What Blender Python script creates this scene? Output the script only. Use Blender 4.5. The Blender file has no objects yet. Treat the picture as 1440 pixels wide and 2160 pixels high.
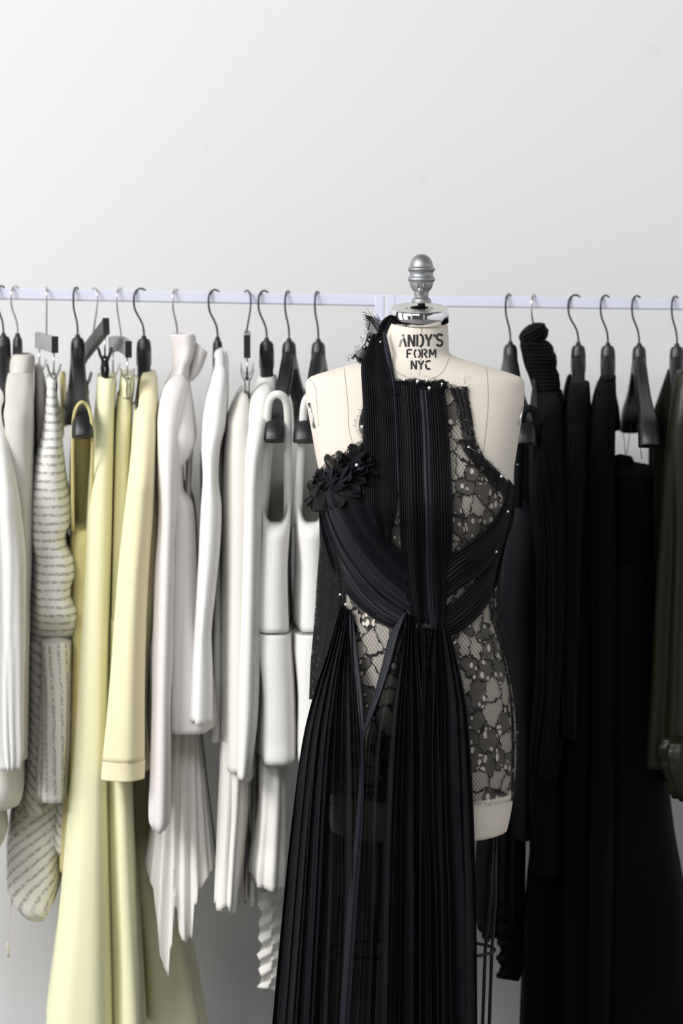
import bpy, math, random
import numpy as np
from mathutils import Vector
random.seed(7); rng = np.random.default_rng(7)
PI = math.pi
SC = bpy.context.scene
COL = SC.collection
# ---------------------------------------------------------------- camera geometry
F = 5000.0; HY = 560.0; CX = 720.0; D = 4.125; CZ = 1.62; K = D / F
RY = 0.45            # depth of the hanging rails
WALL = 0.86
def S(Y): return (D + Y) / F                       # metres per pixel at depth Y
def P(px, py, Y):
    return np.stack([(np.asarray(px, float) - CX) * (D + Y) / F, np.broadcast_to(Y, np.shape(px)).astype(float) if np.ndim(Y) == 0 else np.asarray(Y, float),
                     CZ + (HY - np.asarray(py, float)) * (D + Y) / F], -1)
def pt(px, py, Y): return tuple(P(px, py, Y))
# ---------------------------------------------------------------- objects
def mesh(name, v, f, uv=None, smooth=True):
    me = bpy.data.meshes.new(name)
    v = np.asarray(v, float)
    me.from_pydata([tuple(x) for x in v], [], [tuple(int(i) for i in q) for q in f])
    if smooth: me.polygons.foreach_set('use_smooth', [True] * len(me.polygons))
    if uv is not None:
        uv = np.asarray(uv, float)
        L = me.uv_layers.new(name='uv')
        idx = np.zeros(len(me.loops), int); me.loops.foreach_get('vertex_index', idx)
        L.data.foreach_set('uv', uv[idx].ravel())
    me.update()
    return me
def obj(name, me, mat, parent=None, label=None, solid=0, offset=0.0, bevel=0, local=False):
    o = bpy.data.objects.new(name, me); COL.objects.link(o)
    if mat is not None: me.materials.append(mat)
    if parent is not None:
        o.parent = parent
        base = parent
        off = Vector((0, 0, 0))
        while base is not None: off += Vector(base.location); base = base.parent
        if off.length > 0 and not local:
            n = len(me.vertices); c = np.zeros(n * 3); me.vertices.foreach_get('co', c)
            c = c.reshape(-1, 3) - np.array(off); me.vertices.foreach_set('co', c.ravel()); me.update()
    if label: o['label'] = label
    if solid:
        m = o.modifiers.new('thickness', 'SOLIDIFY'); m.thickness = solid; m.offset = offset
    if bevel:
        m = o.modifiers.new('bevel', 'BEVEL'); m.width = bevel; m.segments = 2; m.limit_method = 'ANGLE'
    return o
def tag(o, label, cat, group=None, kind=None):
    if label: o['label'] = label
    if cat: o['category'] = cat
    if group: o['group'] = group
    if kind: o['kind'] = kind
    return o
def thing(name, label, cat, loc=(0, 0, 0), group=None):
    o = bpy.data.objects.new(name, None); COL.objects.link(o)
    o.empty_display_size = .05; o.location = loc
    return tag(o, label, cat, group)
# ---------------------------------------------------------------- materials
def nodes(m): m.use_nodes = True; return m.node_tree.nodes, m.node_tree.links
def pbr(name, col, rough=.8, metal=0, sheen=0, bump=0, bscale=900, spec=.5, var=0, vscale=6, sheen_col=None):
    m = bpy.data.materials.new(name); N, L = nodes(m); b = N['Principled BSDF']
    b.inputs['Base Color'].default_value = (*col, 1); b.inputs['Roughness'].default_value = rough
    b.inputs['Metallic'].default_value = metal; b.inputs['Specular IOR Level'].default_value = spec
    if sheen:
        b.inputs['Sheen Weight'].default_value = sheen; b.inputs['Sheen Roughness'].default_value = .5
        if sheen_col: b.inputs['Sheen Tint'].default_value = (*sheen_col, 1)
    tc = N.new('ShaderNodeTexCoord')
    if bump:
        n = N.new('ShaderNodeTexNoise'); n.inputs['Scale'].default_value = bscale; n.inputs['Detail'].default_value = 3
        bp = N.new('ShaderNodeBump'); bp.inputs['Strength'].default_value = bump; bp.inputs['Distance'].default_value = .002
        L.new(tc.outputs['Object'], n.inputs['Vector']); L.new(n.outputs['Fac'], bp.inputs['Height']); L.new(bp.outputs['Normal'], b.inputs['Normal'])
    if var:
        n = N.new('ShaderNodeTexNoise'); n.inputs['Scale'].default_value = vscale; n.inputs['Detail'].default_value = 4
        mx = N.new('ShaderNodeMix'); mx.data_type = 'RGBA'
        mx.inputs[6].default_value = (*[c * (1 - var) for c in col], 1); mx.inputs[7].default_value = (*[min(1, c * (1 + var * .5)) for c in col], 1)
        L.new(tc.outputs['Object'], n.inputs['Vector']); L.new(n.outputs['Fac'], mx.inputs[0]); L.new(mx.outputs[2], b.inputs['Base Color'])
    return m
def M(N, L, op, a, b=None, c=None):
    n = N.new('ShaderNodeMath'); n.operation = op
    for i, x in enumerate((a, b, c)):
        if x is None: continue
        if isinstance(x, (int, float)): n.inputs[i].default_value = x
        else: L.new(x, n.inputs[i])
    return n.outputs[0]
def alpha_finish(N, L, alpha):
    b = N['Principled BSDF']; L.new(alpha, b.inputs['Alpha'])
def lace(name, scale=1.0, tulle=.68, dense=0.0):
    """corded lace: organic cords, egg-shaped eyelets in tulle, and diamond net"""
    m = bpy.data.materials.new(name); N, L = nodes(m); b = N['Principled BSDF']
    b.inputs['Base Color'].default_value = (.009, .008, .009, 1); b.inputs['Roughness'].default_value = .75
    b.inputs['Specular IOR Level'].default_value = .25
    uv = N.new('ShaderNodeUVMap'); uv.uv_map = 'uv'
    nz = N.new('ShaderNodeTexNoise'); nz.inputs['Scale'].default_value = 75 * scale; nz.inputs['Detail'].default_value = 2.5
    L.new(uv.outputs['UV'], nz.inputs['Vector'])
    sub = N.new('ShaderNodeVectorMath'); sub.operation = 'SUBTRACT'; sub.inputs[1].default_value = (.5, .5, .5); L.new(nz.outputs['Color'], sub.inputs[0])
    sc = N.new('ShaderNodeVectorMath'); sc.operation = 'SCALE'; sc.inputs['Scale'].default_value = .022 / scale; L.new(sub.outputs[0], sc.inputs[0])
    ad = N.new('ShaderNodeVectorMath'); ad.operation = 'ADD'; L.new(uv.outputs['UV'], ad.inputs[0]); L.new(sc.outputs[0], ad.inputs[1])
    # motif cells and their cords
    def vor(vec, s, feat, rnd=1.0, sy=1.0):
        mp = N.new('ShaderNodeMapping'); mp.inputs['Scale'].default_value = (s * scale, s * scale * sy, s * scale); L.new(vec, mp.inputs['Vector'])
        v = N.new('ShaderNodeTexVoronoi'); v.voronoi_dimensions = '2D'; v.feature = feat; v.inputs['Scale'].default_value = 1; v.inputs['Randomness'].default_value = rnd
        L.new(mp.outputs[0], v.inputs['Vector']); return v
    cellE = vor(ad.outputs[0], 36, 'DISTANCE_TO_EDGE', 1, .8).outputs['Distance']
    cellC = vor(ad.outputs[0], 36, 'F1', 1, .8).outputs['Color']
    sep = N.new('ShaderNodeSeparateColor'); L.new(cellC, sep.inputs[0])
    cord = M(N, L, 'LESS_THAN', cellE, .036)
    net_region = M(N, L, 'GREATER_THAN', sep.outputs[0], .54)
    # eyelets
    ev = vor(uv.outputs['UV'], 78, 'F1', .8, .62); ed = ev.outputs['Distance']
    s2 = N.new('ShaderNodeSeparateColor'); L.new(ev.outputs['Color'], s2.inputs[0])
    rad = M(N, L, 'MULTIPLY_ADD', s2.outputs[1], .24, .15)
    inner = M(N, L, 'LESS_THAN', ed, rad)
    outer = M(N, L, 'LESS_THAN', ed, M(N, L, 'ADD', rad, .075))
    has = M(N, L, 'MULTIPLY', M(N, L, 'GREATER_THAN', s2.outputs[0], .16), M(N, L, 'SUBTRACT', 1, net_region))
    far_edge = M(N, L, 'GREATER_THAN', cellE, .05)
    has = M(N, L, 'MULTIPLY', has, far_edge)
    hole = M(N, L, 'MULTIPLY', inner, has); rim = M(N, L, 'MULTIPLY', outer, has)
    # diamond net
    sx = N.new('ShaderNodeSeparateXYZ'); L.new(uv.outputs['UV'], sx.inputs[0])
    def wave(a, c, k, w):
        t = M(N, L, 'ADD', M(N, L, 'MULTIPLY', sx.outputs[0], a * k), M(N, L, 'MULTIPLY', sx.outputs[1], c * k))
        return M(N, L, 'LESS_THAN', M(N, L, 'FRACT', t), w)
    net = M(N, L, 'MAXIMUM', wave(1, .75, 150 * scale, .13), wave(-1, .75, 150 * scale, .13))
    net_a = M(N, L, 'MULTIPLY_ADD', net, .52, .24 + dense)
    base = M(N, L, 'ADD', M(N, L, 'MULTIPLY', net_region, net_a), M(N, L, 'MULTIPLY', M(N, L, 'SUBTRACT', 1, net_region), tulle))
    a = M(N, L, 'MAXIMUM', base, M(N, L, 'MAXIMUM', cord, rim))
    a = M(N, L, 'MULTIPLY', a, M(N, L, 'SUBTRACT', 1, M(N, L, 'MULTIPLY', hole, .97 - dense)))
    alpha_finish(N, L, M(N, L, 'MINIMUM', a, 1.0))
    return m
def openweave(name, col, angle=0, freq=64, gapa=.38):
    """white tape stripes with frayed open gaps between"""
    m = bpy.data.materials.new(name); N, L = nodes(m); b = N['Principled BSDF']
    b.inputs['Base Color'].default_value = (*col, 1); b.inputs['Roughness'].default_value = .85
    uv = N.new('ShaderNodeUVMap'); uv.uv_map = 'uv'
    mp = N.new('ShaderNodeMapping'); mp.inputs['Rotation'].default_value = (0, 0, angle); L.new(uv.outputs['UV'], mp.inputs['Vector'])
    sx = N.new('ShaderNodeSeparateXYZ'); L.new(mp.outputs[0], sx.inputs[0])
    nz = N.new('ShaderNodeTexNoise'); nz.inputs['Scale'].default_value = 220; nz.inputs['Detail'].default_value = 3; L.new(uv.outputs['UV'], nz.inputs['Vector'])
    n2 = N.new('ShaderNodeTexNoise'); n2.inputs['Scale'].default_value = 30; L.new(uv.outputs['UV'], n2.inputs['Vector'])
    y = M(N, L, 'MULTIPLY_ADD', sx.outputs[1], freq, M(N, L, 'MULTIPLY', nz.outputs['Fac'], .26))
    y = M(N, L, 'ADD', y, M(N, L, 'MULTIPLY', n2.outputs['Fac'], .2))
    fr = M(N, L, 'FRACT', y)
    gap = M(N, L, 'LESS_THAN', fr, .36)
    n3 = N.new('ShaderNodeTexNoise'); n3.inputs['Scale'].default_value = 130; L.new(uv.outputs['UV'], n3.inputs['Vector'])
    thread = M(N, L, 'GREATER_THAN', n3.outputs['Fac'], .53)
    ga = M(N, L, 'MULTIPLY_ADD', thread, .40, gapa)
    a = M(N, L, 'SUBTRACT', 1, M(N, L, 'MULTIPLY', gap, M(N, L, 'SUBTRACT', 1, ga)))
    alpha_finish(N, L, a)
    bp = N.new('ShaderNodeBump'); bp.inputs['Strength'].default_value = .5; bp.inputs['Distance'].default_value = .003
    L.new(M(N, L, 'SUBTRACT', 1, gap), bp.inputs['Height']); L.new(bp.outputs['Normal'], b.inputs['Normal'])
    return m
def sheer(name, col, alpha, rough=.7, sheen=0):
    m = pbr(name, col, rough, sheen=sheen, spec=.25); m.node_tree.nodes['Principled BSDF'].inputs['Alpha'].default_value = alpha; return m
def ribknit(name, col, freq, horizontal=False, sheen=.2):
    m = pbr(name, col, .9, sheen=sheen, spec=.1); N, L = nodes(m)
    uv = N.new('ShaderNodeUVMap'); uv.uv_map = 'uv'; sx = N.new('ShaderNodeSeparateXYZ'); L.new(uv.outputs['UV'], sx.inputs[0])
    s = M(N, L, 'SINE', M(N, L, 'MULTIPLY', sx.outputs[1 if horizontal else 0], freq))
    nz = N.new('ShaderNodeTexNoise'); nz.inputs['Scale'].default_value = 250; L.new(uv.outputs['UV'], nz.inputs['Vector'])
    bp = N.new('ShaderNodeBump'); bp.inputs['Strength'].default_value = .9; bp.inputs['Distance'].default_value = .004
    L.new(M(N, L, 'ADD', s, nz.outputs['Fac']), bp.inputs['Height']); L.new(bp.outputs['Normal'], N['Principled BSDF'].inputs['Normal'])
    return m
MAT = dict(
    white=pbr('white_crepe', (.81, .80, .765), .8, sheen=.15, bump=.12, bscale=700),
    cool=pbr('white_silk', (.84, .835, .82), .6, sheen=.1, bump=.05, bscale=500),
    ivory=pbr('ivory_wool', (.79, .765, .70), .85, sheen=.2, bump=.15),
    stone=pbr('stone_knit', (.60, .57, .52), .9, sheen=.2, bump=.2),
    blush=pbr('blush_crepe', (.76, .715, .70), .8, sheen=.15, bump=.1),
    pleat=pbr('pleated_chiffon_white', (.80, .78, .73), .75, bump=.05),
    yellow=pbr('pale_yellow_wool', (.86, .84, .55), .85, sheen=.2, bump=.12),
    butter=pbr('butter_yellow_wool', (.86, .80, .52), .85, sheen=.2, bump=.12),
    mustard=pbr('mustard_crepe', (.62, .54, .24), .85, bump=.1),
    hanger=pbr('black_hanger_plastic', (.013, .013, .0145), .38, bump=.06, bscale=1200),
    wire=pbr('black_hook_wire', (.035, .035, .04), .3, metal=.6),
    steel=pbr('steel_hook_wire', (.62, .60, .58), .25, metal=1),
    bar=pbr('dark_grey_bar', (.055, .055, .06), .5), cap=pbr('black_end_cap', (.012, .012, .014), .45),
    greybar=pbr('grey_bar', (.30, .30, .30), .5),
    linen=pbr('linen_canvas', (.75, .685, .59), .85, bump=.18, bscale=1500, var=.07, vscale=9),
    chrome=pbr('polished_chrome', (.80, .81, .83), .06, metal=1),
    plate=pbr('brushed_plate', (.70, .68, .64), .35, metal=.9),
    cast=pbr('cast_aluminium', (.36, .37, .38), .42, metal=.75, bump=.25, bscale=420, var=.25, vscale=70),
    iron=pbr('black_iron', (.012, .012, .013), .45, metal=.3),
    seam=pbr('seam_thread', (.34, .29, .23), .9), ink=pbr('stencil_ink', (.035, .034, .036), .8, var=.5, vscale=160),
    fadedink=pbr('faded_stencil_ink', (.36, .34, .31), .85, var=.3, vscale=220),
    rail=pbr('white_lilac_enamel', (.70, .71, .84), .22, spec=.6), greyseam=pbr('grey_seam', (.30, .29, .28), .9), railshade=pbr('rail_edge_shade', (.25, .25, .28), .5),
    chiffon=pbr('black_pleated_chiffon', (.0030, .0031, .0046), .62, spec=.16, sheen=.02, sheen_col=(.5, .55, .8), bump=.05),
    navy=pbr('midnight_satin', (.0075, .0078, .0135), .55, spec=.25, sheen=.03, sheen_col=(.5, .55, .8)),
    sheer=sheer('sheer_black_chiffon', (.0025, .0026, .0036), .87),
    organza=sheer('black_organza', (.008, .008, .009), .66, .6),
    blackwool=pbr('black_wool', (.0022, .0022, .0026), .9, sheen=.01, spec=.08, bump=.2, bscale=500),
    blackcrepe=pbr('black_crepe', (.0022, .0022, .0027), .8, spec=.08, bump=.1),
    navycrepe=pbr('navy_crepe', (.005, .0068, .0095), .7, spec=.2, sheen=.02, sheen_col=(.4, .5, .7)),
    knit=ribknit('black_rib_knit', (.0028, .0028, .004), 900, True, .01), knitv=ribknit('black_mohair_rib', (.0028, .0028, .0044), 800, False, .015),
    velvet=pbr('dark_olive_velvet', (.0035, .0042, .002), .85, spec=.1, sheen=.04, sheen_col=(.4, .5, .25)),
    olive=pbr('olive_satin', (.0085, .0105, .0036), .4, spec=.3, bump=.02),
    pearl=pbr('pin_head_pearl', (.85, .85, .85), .15), pinsteel=pbr('pin_steel', (.7, .7, .7), .25, metal=1),
    lace=lace('black_corded_lace'), darklace=lace('side_black_lace', 1.7, .93, .2), denselace=lace('dense_black_lace', 1.5, .70, .05),
    weave=openweave('open_weave_stripe', (.80, .79, .75)), weaved=openweave('open_weave_diagonal', (.66, .63, .56), .62, 62, .35),
    weavev=openweave('open_weave_upright', (.70, .68, .62), 1.50, 60, .45), weavel=openweave('open_weave_slant', (.72, .70, .62), -.7, 58, .35),
    tagmat=pbr('thread_tag_cream', (.62, .57, .47), .8),
    strap=pbr('clear_hanger_loop', (.03, .03, .03), .5),
)
# ---------------------------------------------------------------- curves and grids
def cr(pts, n):
    """Catmull-Rom through pts (any dimension), n samples, uniform in point index"""
    p = np.asarray(pts, float); m = len(p)
    t = np.linspace(0, m - 1, n); i = np.minimum(t.astype(int), m - 2); f = (t - i)[:, None]
    a = p[np.maximum(i - 1, 0)]; b = p[i]; c = p[i + 1]; d = p[np.minimum(i + 2, m - 1)]
    return .5 * (2 * b + (c - a) * f + (2 * a - 5 * b + 4 * c - d) * f ** 2 + (3 * b - a - 3 * c + d) * f ** 3)
def pchip(x, y, q):
    """monotone cubic interpolation, columns of y over x"""
    x = np.asarray(x, float); y = np.asarray(y, float); 
    if y.ndim == 1: y = y[:, None]
    h = np.diff(x)[:, None]; s = np.diff(y, axis=0) / h; d = np.zeros_like(y)
    if len(x) > 2:
        w1 = 2 * h[1:] + h[:-1]; w2 = h[1:] + 2 * h[:-1]; ok = (s[1:] * s[:-1]) > 0
        with np.errstate(divide='ignore', invalid='ignore'):
            hm = (w1 + w2) / (w1 / s[:-1] + w2 / s[1:])
        d[1:-1] = np.where(ok, np.nan_to_num(hm), 0)
    d[0] = s[0]; d[-1] = s[-1]
    q = np.clip(np.asarray(q, float), x[0], x[-1]); i = np.clip(np.searchsorted(x, q, 'right') - 1, 0, len(x) - 2)
    hh = np.diff(x)[i][:, None]; t = ((q - x[i])[:, None]) / hh
    r = (1 + 2 * t) * (1 - t) ** 2 * y[i] + t * (1 - t) ** 2 * hh * d[i] + t * t * (3 - 2 * t) * y[i + 1] + t * t * (t - 1) * hh * d[i + 1]
    return r
def gridfaces(nv, nu, wrap=False):
    f = []
    for j in range(nv - 1):
        for i in range(nu if wrap else nu - 1):
            a = j * nu + i; b = j * nu + (i + 1) % nu
            f.append((a, b, b + nu, a + nu))
    return f
def tube(pts, r, n=8, closed=False, caps=True):
    p = np.asarray(pts, float); m = len(p); rr = np.broadcast_to(np.asarray(r, float), (m,))
    if closed: tg = np.roll(p, -1, 0) - np.roll(p, 1, 0)
    else: tg = np.gradient(p, axis=0)
    tg /= np.linalg.norm(tg, axis=1)[:, None] + 1e-12
    ref = np.array([0, 0, 1.]) if abs(tg[0][2]) < .9 else np.array([1., 0, 0])
    v = []; u = None
    for k in range(m):
        if u is None: u = np.cross(tg[k], ref)
        else: u = u - tg[k] * np.dot(u, tg[k])
        u = u / (np.linalg.norm(u) + 1e-12); w = np.cross(tg[k], u)
        for i in range(n):
            a = 2 * PI * i / n; v.append(p[k] + rr[k] * (math.cos(a) * u + math.sin(a) * w))
    f = gridfaces(m, n, True)
    if closed: f += [((m - 1) * n + i, (m - 1) * n + (i + 1) % n, (i + 1) % n, i) for i in range(n)]
    elif caps: f += [tuple(range(n))[::-1], tuple((m - 1) * n + i for i in range(n))]
    return v, f
def join(*parts):
    V = []; Fc = []; k = 0
    for v, f in parts:
        V += [tuple(x) for x in v]; Fc += [tuple(i + k for i in q) for q in f]; k += len(v)
    return V, Fc
def box(x0, x1, y0, y1, z0, z1):
    v = [(x, y, z) for z in (z0, z1) for y in (y0, y1) for x in (x0, x1)]
    return v, [(0, 2, 3, 1), (4, 5, 7, 6), (0, 1, 5, 4), (2, 6, 7, 3), (0, 4, 6, 2), (1, 3, 7, 5)]
def lathe(prof, c, n=40, tilt=0.0, shear=0.0):
    """prof: (radius, height) pairs; tilt about x at c"""
    v = []
    for r, h in prof:
        for i in range(n):
            a = 2 * PI * i / n; x, y, z = r * math.cos(a), r * math.sin(a), h
            y, z = y * math.cos(tilt) - z * math.sin(tilt), y * math.sin(tilt) + z * math.cos(tilt) + y * shear
            v.append((c[0] + x, c[1] + y, c[2] + z))
    return v, gridfaces(len(prof), n, True)
# ---------------------------------------------------------------- hanging cloth
def tri(x):                                         # rounded zigzag, period 1
    return np.arcsin(.96 * np.sin(2 * PI * x)) / 1.2870
def loft(rows, Y=RY, n=2.6, nseg=72, nrow=None, folds=(), pleats=None, yaw=None, hem=None, top=None, seed=0, close_top=True, close_bottom=False, skirt_t=0.55, wob=0.0, dome=7, Y0=None):
    """closed hanging body.  rows: (py, xl, xr, half-depth m) - outline at depth Y, heights read at the near face.
    folds: (waves round, amplitude m, t where they begin); pleats: (count, amplitude, t start); hem(x fraction 0..1) -> px added at the hem"""
    rg = np.random.default_rng(seed + 11)
    R = []
    last = .2
    for r in rows:
        if len(r) == 4: last = r[3]
        R.append((r[0], r[1], r[2], last))
    R = np.array(R, float)
    nrow = nrow or int(max(20, min(110, (R[-1, 0] - R[0, 0]) / 8)))
    q = np.linspace(0, 1, nrow); q = R[0, 0] + (R[-1, 0] - R[0, 0]) * (q * .8 + .2 * q ** 3)
    o = pchip(R[:, 0], R[:, 1:], q)
    th = np.linspace(0, 2 * PI, 400, endpoint=False)
    ph = rg.uniform(0, 6.28, 12); dr = rg.uniform(-1.3, 1.3, 12)
    V = []; UV = []
    cxm = (R[:, 1] + R[:, 2]).mean() / 2
    k = (CX - cxm) / F * -1.0 if yaw is None else yaw
    for j in range(nrow):
        t = j / (nrow - 1); xl, xr, dep = o[j]
        dm = 1.0 if dome <= 0 or not close_top else math.sqrt(max(.03, 1 - max(0, 1 - (q[j] - q[0]) / dome) ** 2))
        yc = Y if Y0 is None else Y + (Y0 - Y) * max(0, 1 - t / .3) ** 1.5
        a = max((xr - xl) / 2 * S(Y) * dm, .0015); b = dep * dm; cx = ((xl + xr) / 2 - CX) * S(Y)
        c, s = np.cos(th + PI / 2), np.sin(th + PI / 2)
        x = a * np.sign(c) * np.abs(c) ** (2 / n); y = b * np.sign(s) * np.abs(s) ** (2 / n)
        seg = np.hypot(np.diff(np.r_[x, x[0]]), np.diff(np.r_[y, y[0]])); L = np.r_[0, np.cumsum(seg)]
        w = np.linspace(0, 1, nseg, endpoint=False)
        xx = np.interp(w * L[-1], L, np.r_[x, x[0]]); yy = np.interp(w * L[-1], L, np.r_[y, y[0]])
        tx = np.roll(xx, -1) - np.roll(xx, 1); ty = np.roll(yy, -1) - np.roll(yy, 1); ln = np.hypot(tx, ty) + 1e-9
        nx, ny = ty / ln, -tx / ln
        d = np.zeros(nseg)
        for i, fo in enumerate(folds):
            cnt, amp, t0 = fo[:3]
            g = np.clip((t - t0) / max(.05, (1 - t0) * .6), 0, 1); g = g * g * (3 - 2 * g)
            e = np.sin(2 * PI * cnt * w + ph[i] + dr[i] * 1.2 * t) * .6 + .4 * np.sin(2 * PI * (cnt * 1.63) * w + ph[i + 4] - dr[i] * t)
            d += amp * g * (e - .55)
        if pleats:
            cnt, amp, t0 = pleats
            g = np.clip((t - t0) / max(.05, 1 - t0), 0, 1) ** .7
            d += amp * g * (tri(w * cnt) - .6)
        if wob: d += wob * (np.sin(t * 19 + ph[8]) + .6 * np.sin(t * 37 + ph[9])) * (.5 + .5 * np.sin(2 * PI * w + ph[10]))
        lim = .85 * a
        d = np.clip(d, -lim, lim)
        xx = xx + nx * d; yy = yy + ny * d
        py = np.full(nseg, q[j])
        if hem is not None:
            g = np.clip((t - skirt_t) / (1 - skirt_t), 0, 1)
            py = py + g * np.array([hem(min(1, max(0, .5 + u / (2 * a))), v_) for u, v_ in zip(xx, w)])
        if top is not None:
            py = py + max(0, 1 - t / .5) ** 2 * np.array([top(min(1, max(0, .5 + u / (2 * a)))) for u in xx])
        z = CZ + (HY - py) * (D + Y - dep * .8) / F
        V.append(np.stack([cx + xx + k * (yy + yc - Y), yc + yy, z], -1)); UV.append(np.stack([w * L[-1], z], -1))
    V = np.concatenate(V); UV = np.concatenate(UV); f = gridfaces(nrow, nseg, True)
    if close_top: f.append(tuple(range(nseg))[::-1])
    if close_bottom: f.append(tuple((nrow - 1) * nseg + i for i in range(nseg)))
    return V, f, UV
def cloth(name, parent, mat, rows, label=None, solid=.0016, **kw):
    if 'sleeve' in name and kw.get('Y', RY) < RY - .15: kw.setdefault('Y0', RY - .10); kw.setdefault('dome', 26)
    v, f, uv = loft(rows, **kw)
    return obj(name, mesh(name, v, f, uv), MAT[mat], parent, label, solid=solid)
def sheet(Lp, Rp, depth, nu=40, nv=60, disp=None):
    """open cloth between a left and a right line of pixels; depth(px,py,u,v) -> Y; disp(u,v) -> metres towards the room"""
    l = cr(Lp, nv); r = cr(Rp, nv); u = np.linspace(0, 1, nu)[None, :]; v = np.linspace(0, 1, nv)[:, None]
    px = l[:, :1] + (r[:, :1] - l[:, :1]) * u; py = l[:, 1:] + (r[:, 1:] - l[:, 1:]) * u
    Yd = depth(px, py, u, v) - (disp(u, v) if disp is not None else 0)
    p = P(px, py, Yd).reshape(-1, 3)
    uvs = np.stack([p[:, 0], p[:, 2]], -1)
    return p, gridfaces(nv, nu), uvs
def ribbon(pts, w, t=.0015):
    """strap along 3-D points, flat in x, width w metres"""
    c = np.asarray(pts, float); m = len(c); tg = np.gradient(c, axis=0); tg /= np.linalg.norm(tg, axis=1)[:, None] + 1e-9
    side = np.cross(tg, np.array([0, 1., 0])); side /= np.linalg.norm(side, axis=1)[:, None] + 1e-9
    n = np.cross(side, tg); v = []
    for k in range(m):
        for a, b in ((-.5, -.5), (.5, -.5), (.5, .5), (-.5, .5)): v.append(c[k] + side[k] * w * a + n[k] * t * b)
    f = gridfaces(m, 4, True) + [(0, 1, 2, 3)[::-1], tuple((m - 1) * 4 + i for i in range(4))]
    return v, f
# ================================================================ the room
wm = pbr('wall_paint', (.718, .719, .724), .9, bump=.05, bscale=60)
def wall_marks(m):
    N, L = nodes(m); b = N['Principled BSDF']; tc = N.new('ShaderNodeTexCoord'); fac = None
    for px, py, r in ((890, 378, .016), (1380, 105, .022), (436, 310, .008)):
        c = pt(px, py, WALL)
        d = N.new('ShaderNodeVectorMath'); d.operation = 'DISTANCE'; d.inputs[1].default_value = c; L.new(tc.outputs['Object'], d.inputs[0])
        s = N.new('ShaderNodeMapRange'); s.interpolation_type = 'SMOOTHSTEP'; s.inputs[1].default_value = r * .3; s.inputs[2].default_value = r; s.inputs[3].default_value = 1; s.inputs[4].default_value = 0
        L.new(d.outputs['Value'], s.inputs[0]); fac = s.outputs[0] if fac is None else M(N, L, 'MAXIMUM', fac, s.outputs[0])
    mx = N.new('ShaderNodeMix'); mx.data_type = 'RGBA'; mx.inputs[6].default_value = (.718, .719, .724, 1); mx.inputs[7].default_value = (.68, .68, .69, 1)
    L.new(M(N, L, 'MULTIPLY', fac, .8), mx.inputs[0]); L.new(mx.outputs[2], b.inputs['Base Color'])
wall_marks(wm)
def slab(name, b, mat):
    o = obj(name, mesh(name, *box(*b), smooth=False), mat); tag(o, None, None, kind='structure'); return o
slab('wall_back', (-3.2, 3.0, WALL, WALL + .12, -.1, 3.2), wm)
slab('wall_right', (3.0, 3.12, -5.2, WALL + .12, -.1, 3.2), wm)
fm = pbr('floor_concrete', (.20, .19, .18), .7, var=.2)
slab('floor', (-3.2, 3.12, -5.2, WALL + .12, -.1, 0), fm)
# ================================================================ racks
def railtop(px): return 608.0 + .0182 * px if px < 800 else 612.6 + .0121 * px
def rack(name, label, xa, xb, post, other_post):
    c = pt((xa + xb) / 2, railtop((xa + xb) / 2), RY); t = thing(name, label, 'clothes rack', (c[0], RY, 0), 'white enamelled garment racks')
    h = 22 * S(RY); hd = .007
    za = pt(xa, railtop(xa), RY); zb = pt(xb, railtop(xb), RY)
    v = []
    for p in (za, zb):
        for y, z in ((-hd, 0), (hd, 0), (hd, -h), (-hd, -h)): v.append((p[0], RY + y, p[2] + z))
    bar = obj('hanging_bar', mesh('hanging_bar', v, gridfaces(2, 4, True) + [(3, 2, 1, 0), (4, 5, 6, 7)], smooth=False), MAT['rail'], t, bevel=.0012)
    v = []
    for p in (za, zb):
        for y, z in ((-hd, -h), (hd, -h), (hd, -h - .0016), (-hd, -h - .0016)): v.append((p[0], RY + y, p[2] + z))
    obj('shaded_edge', mesh('shaded_edge', v, gridfaces(2, 4, True) + [(3, 2, 1, 0), (4, 5, 6, 7)], smooth=False), MAT['railshade'], bar, 'thin grey strip painted as the shaded edge under the bar')  # grey strip paints the bar's bevelled lower edge as if in shadow
    for i, (pa, pb) in enumerate((post, other_post)):
        z = pt(pa, railtop(pa), RY)[2]; x0, x1 = pt(pa, 0, RY)[0], pt(pb, 0, RY)[0]
        up = obj('upright', mesh('upright', *box(x0, x1, RY - hd - .001, RY + hd + .001, .03, z + .0005), smooth=False), MAT['rail'], t, bevel=.002)
        obj('foot', mesh('foot', *box(x0, x1, RY - .26, RY + .26, 0, .03), smooth=False), MAT['rail'], t, bevel=.004)
        inner = x0 if i == 0 else x1; sgn = (-1 if (pa + pb) / 2 > (xa + xb) / 2 else 1)
        xe = x0 if sgn < 0 else x1
        # rounded gusset under the bar
        q = [(xe, z - h), (xe + sgn * .016, z - h)] + [(xe + sgn * .016 * (1 - math.sin(a)), z - h - .016 * (1 - math.cos(a))) for a in np.linspace(.2, PI / 2, 8)]
        n = len(q); v = [(x, RY - hd, zz) for x, zz in q] + [(x, RY + hd, zz) for x, zz in q]
        obj('gusset', mesh('gusset', v, [tuple(range(n)), tuple(range(2 * n))[n:][::-1]] + [(i, i + n, (i + 1) % n + n, (i + 1) % n) for i in range(n)], smooth=False), MAT['rail'], up)
    return t
rack('garment_rack', 'white lilac garment rack carrying the white and yellow clothes', -260, 810, (790, 810), (-260, -240))
rack('garment_rack', 'white lilac garment rack carrying the black clothes', 813, 1640, (813, 833), (1618, 1640))
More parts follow.
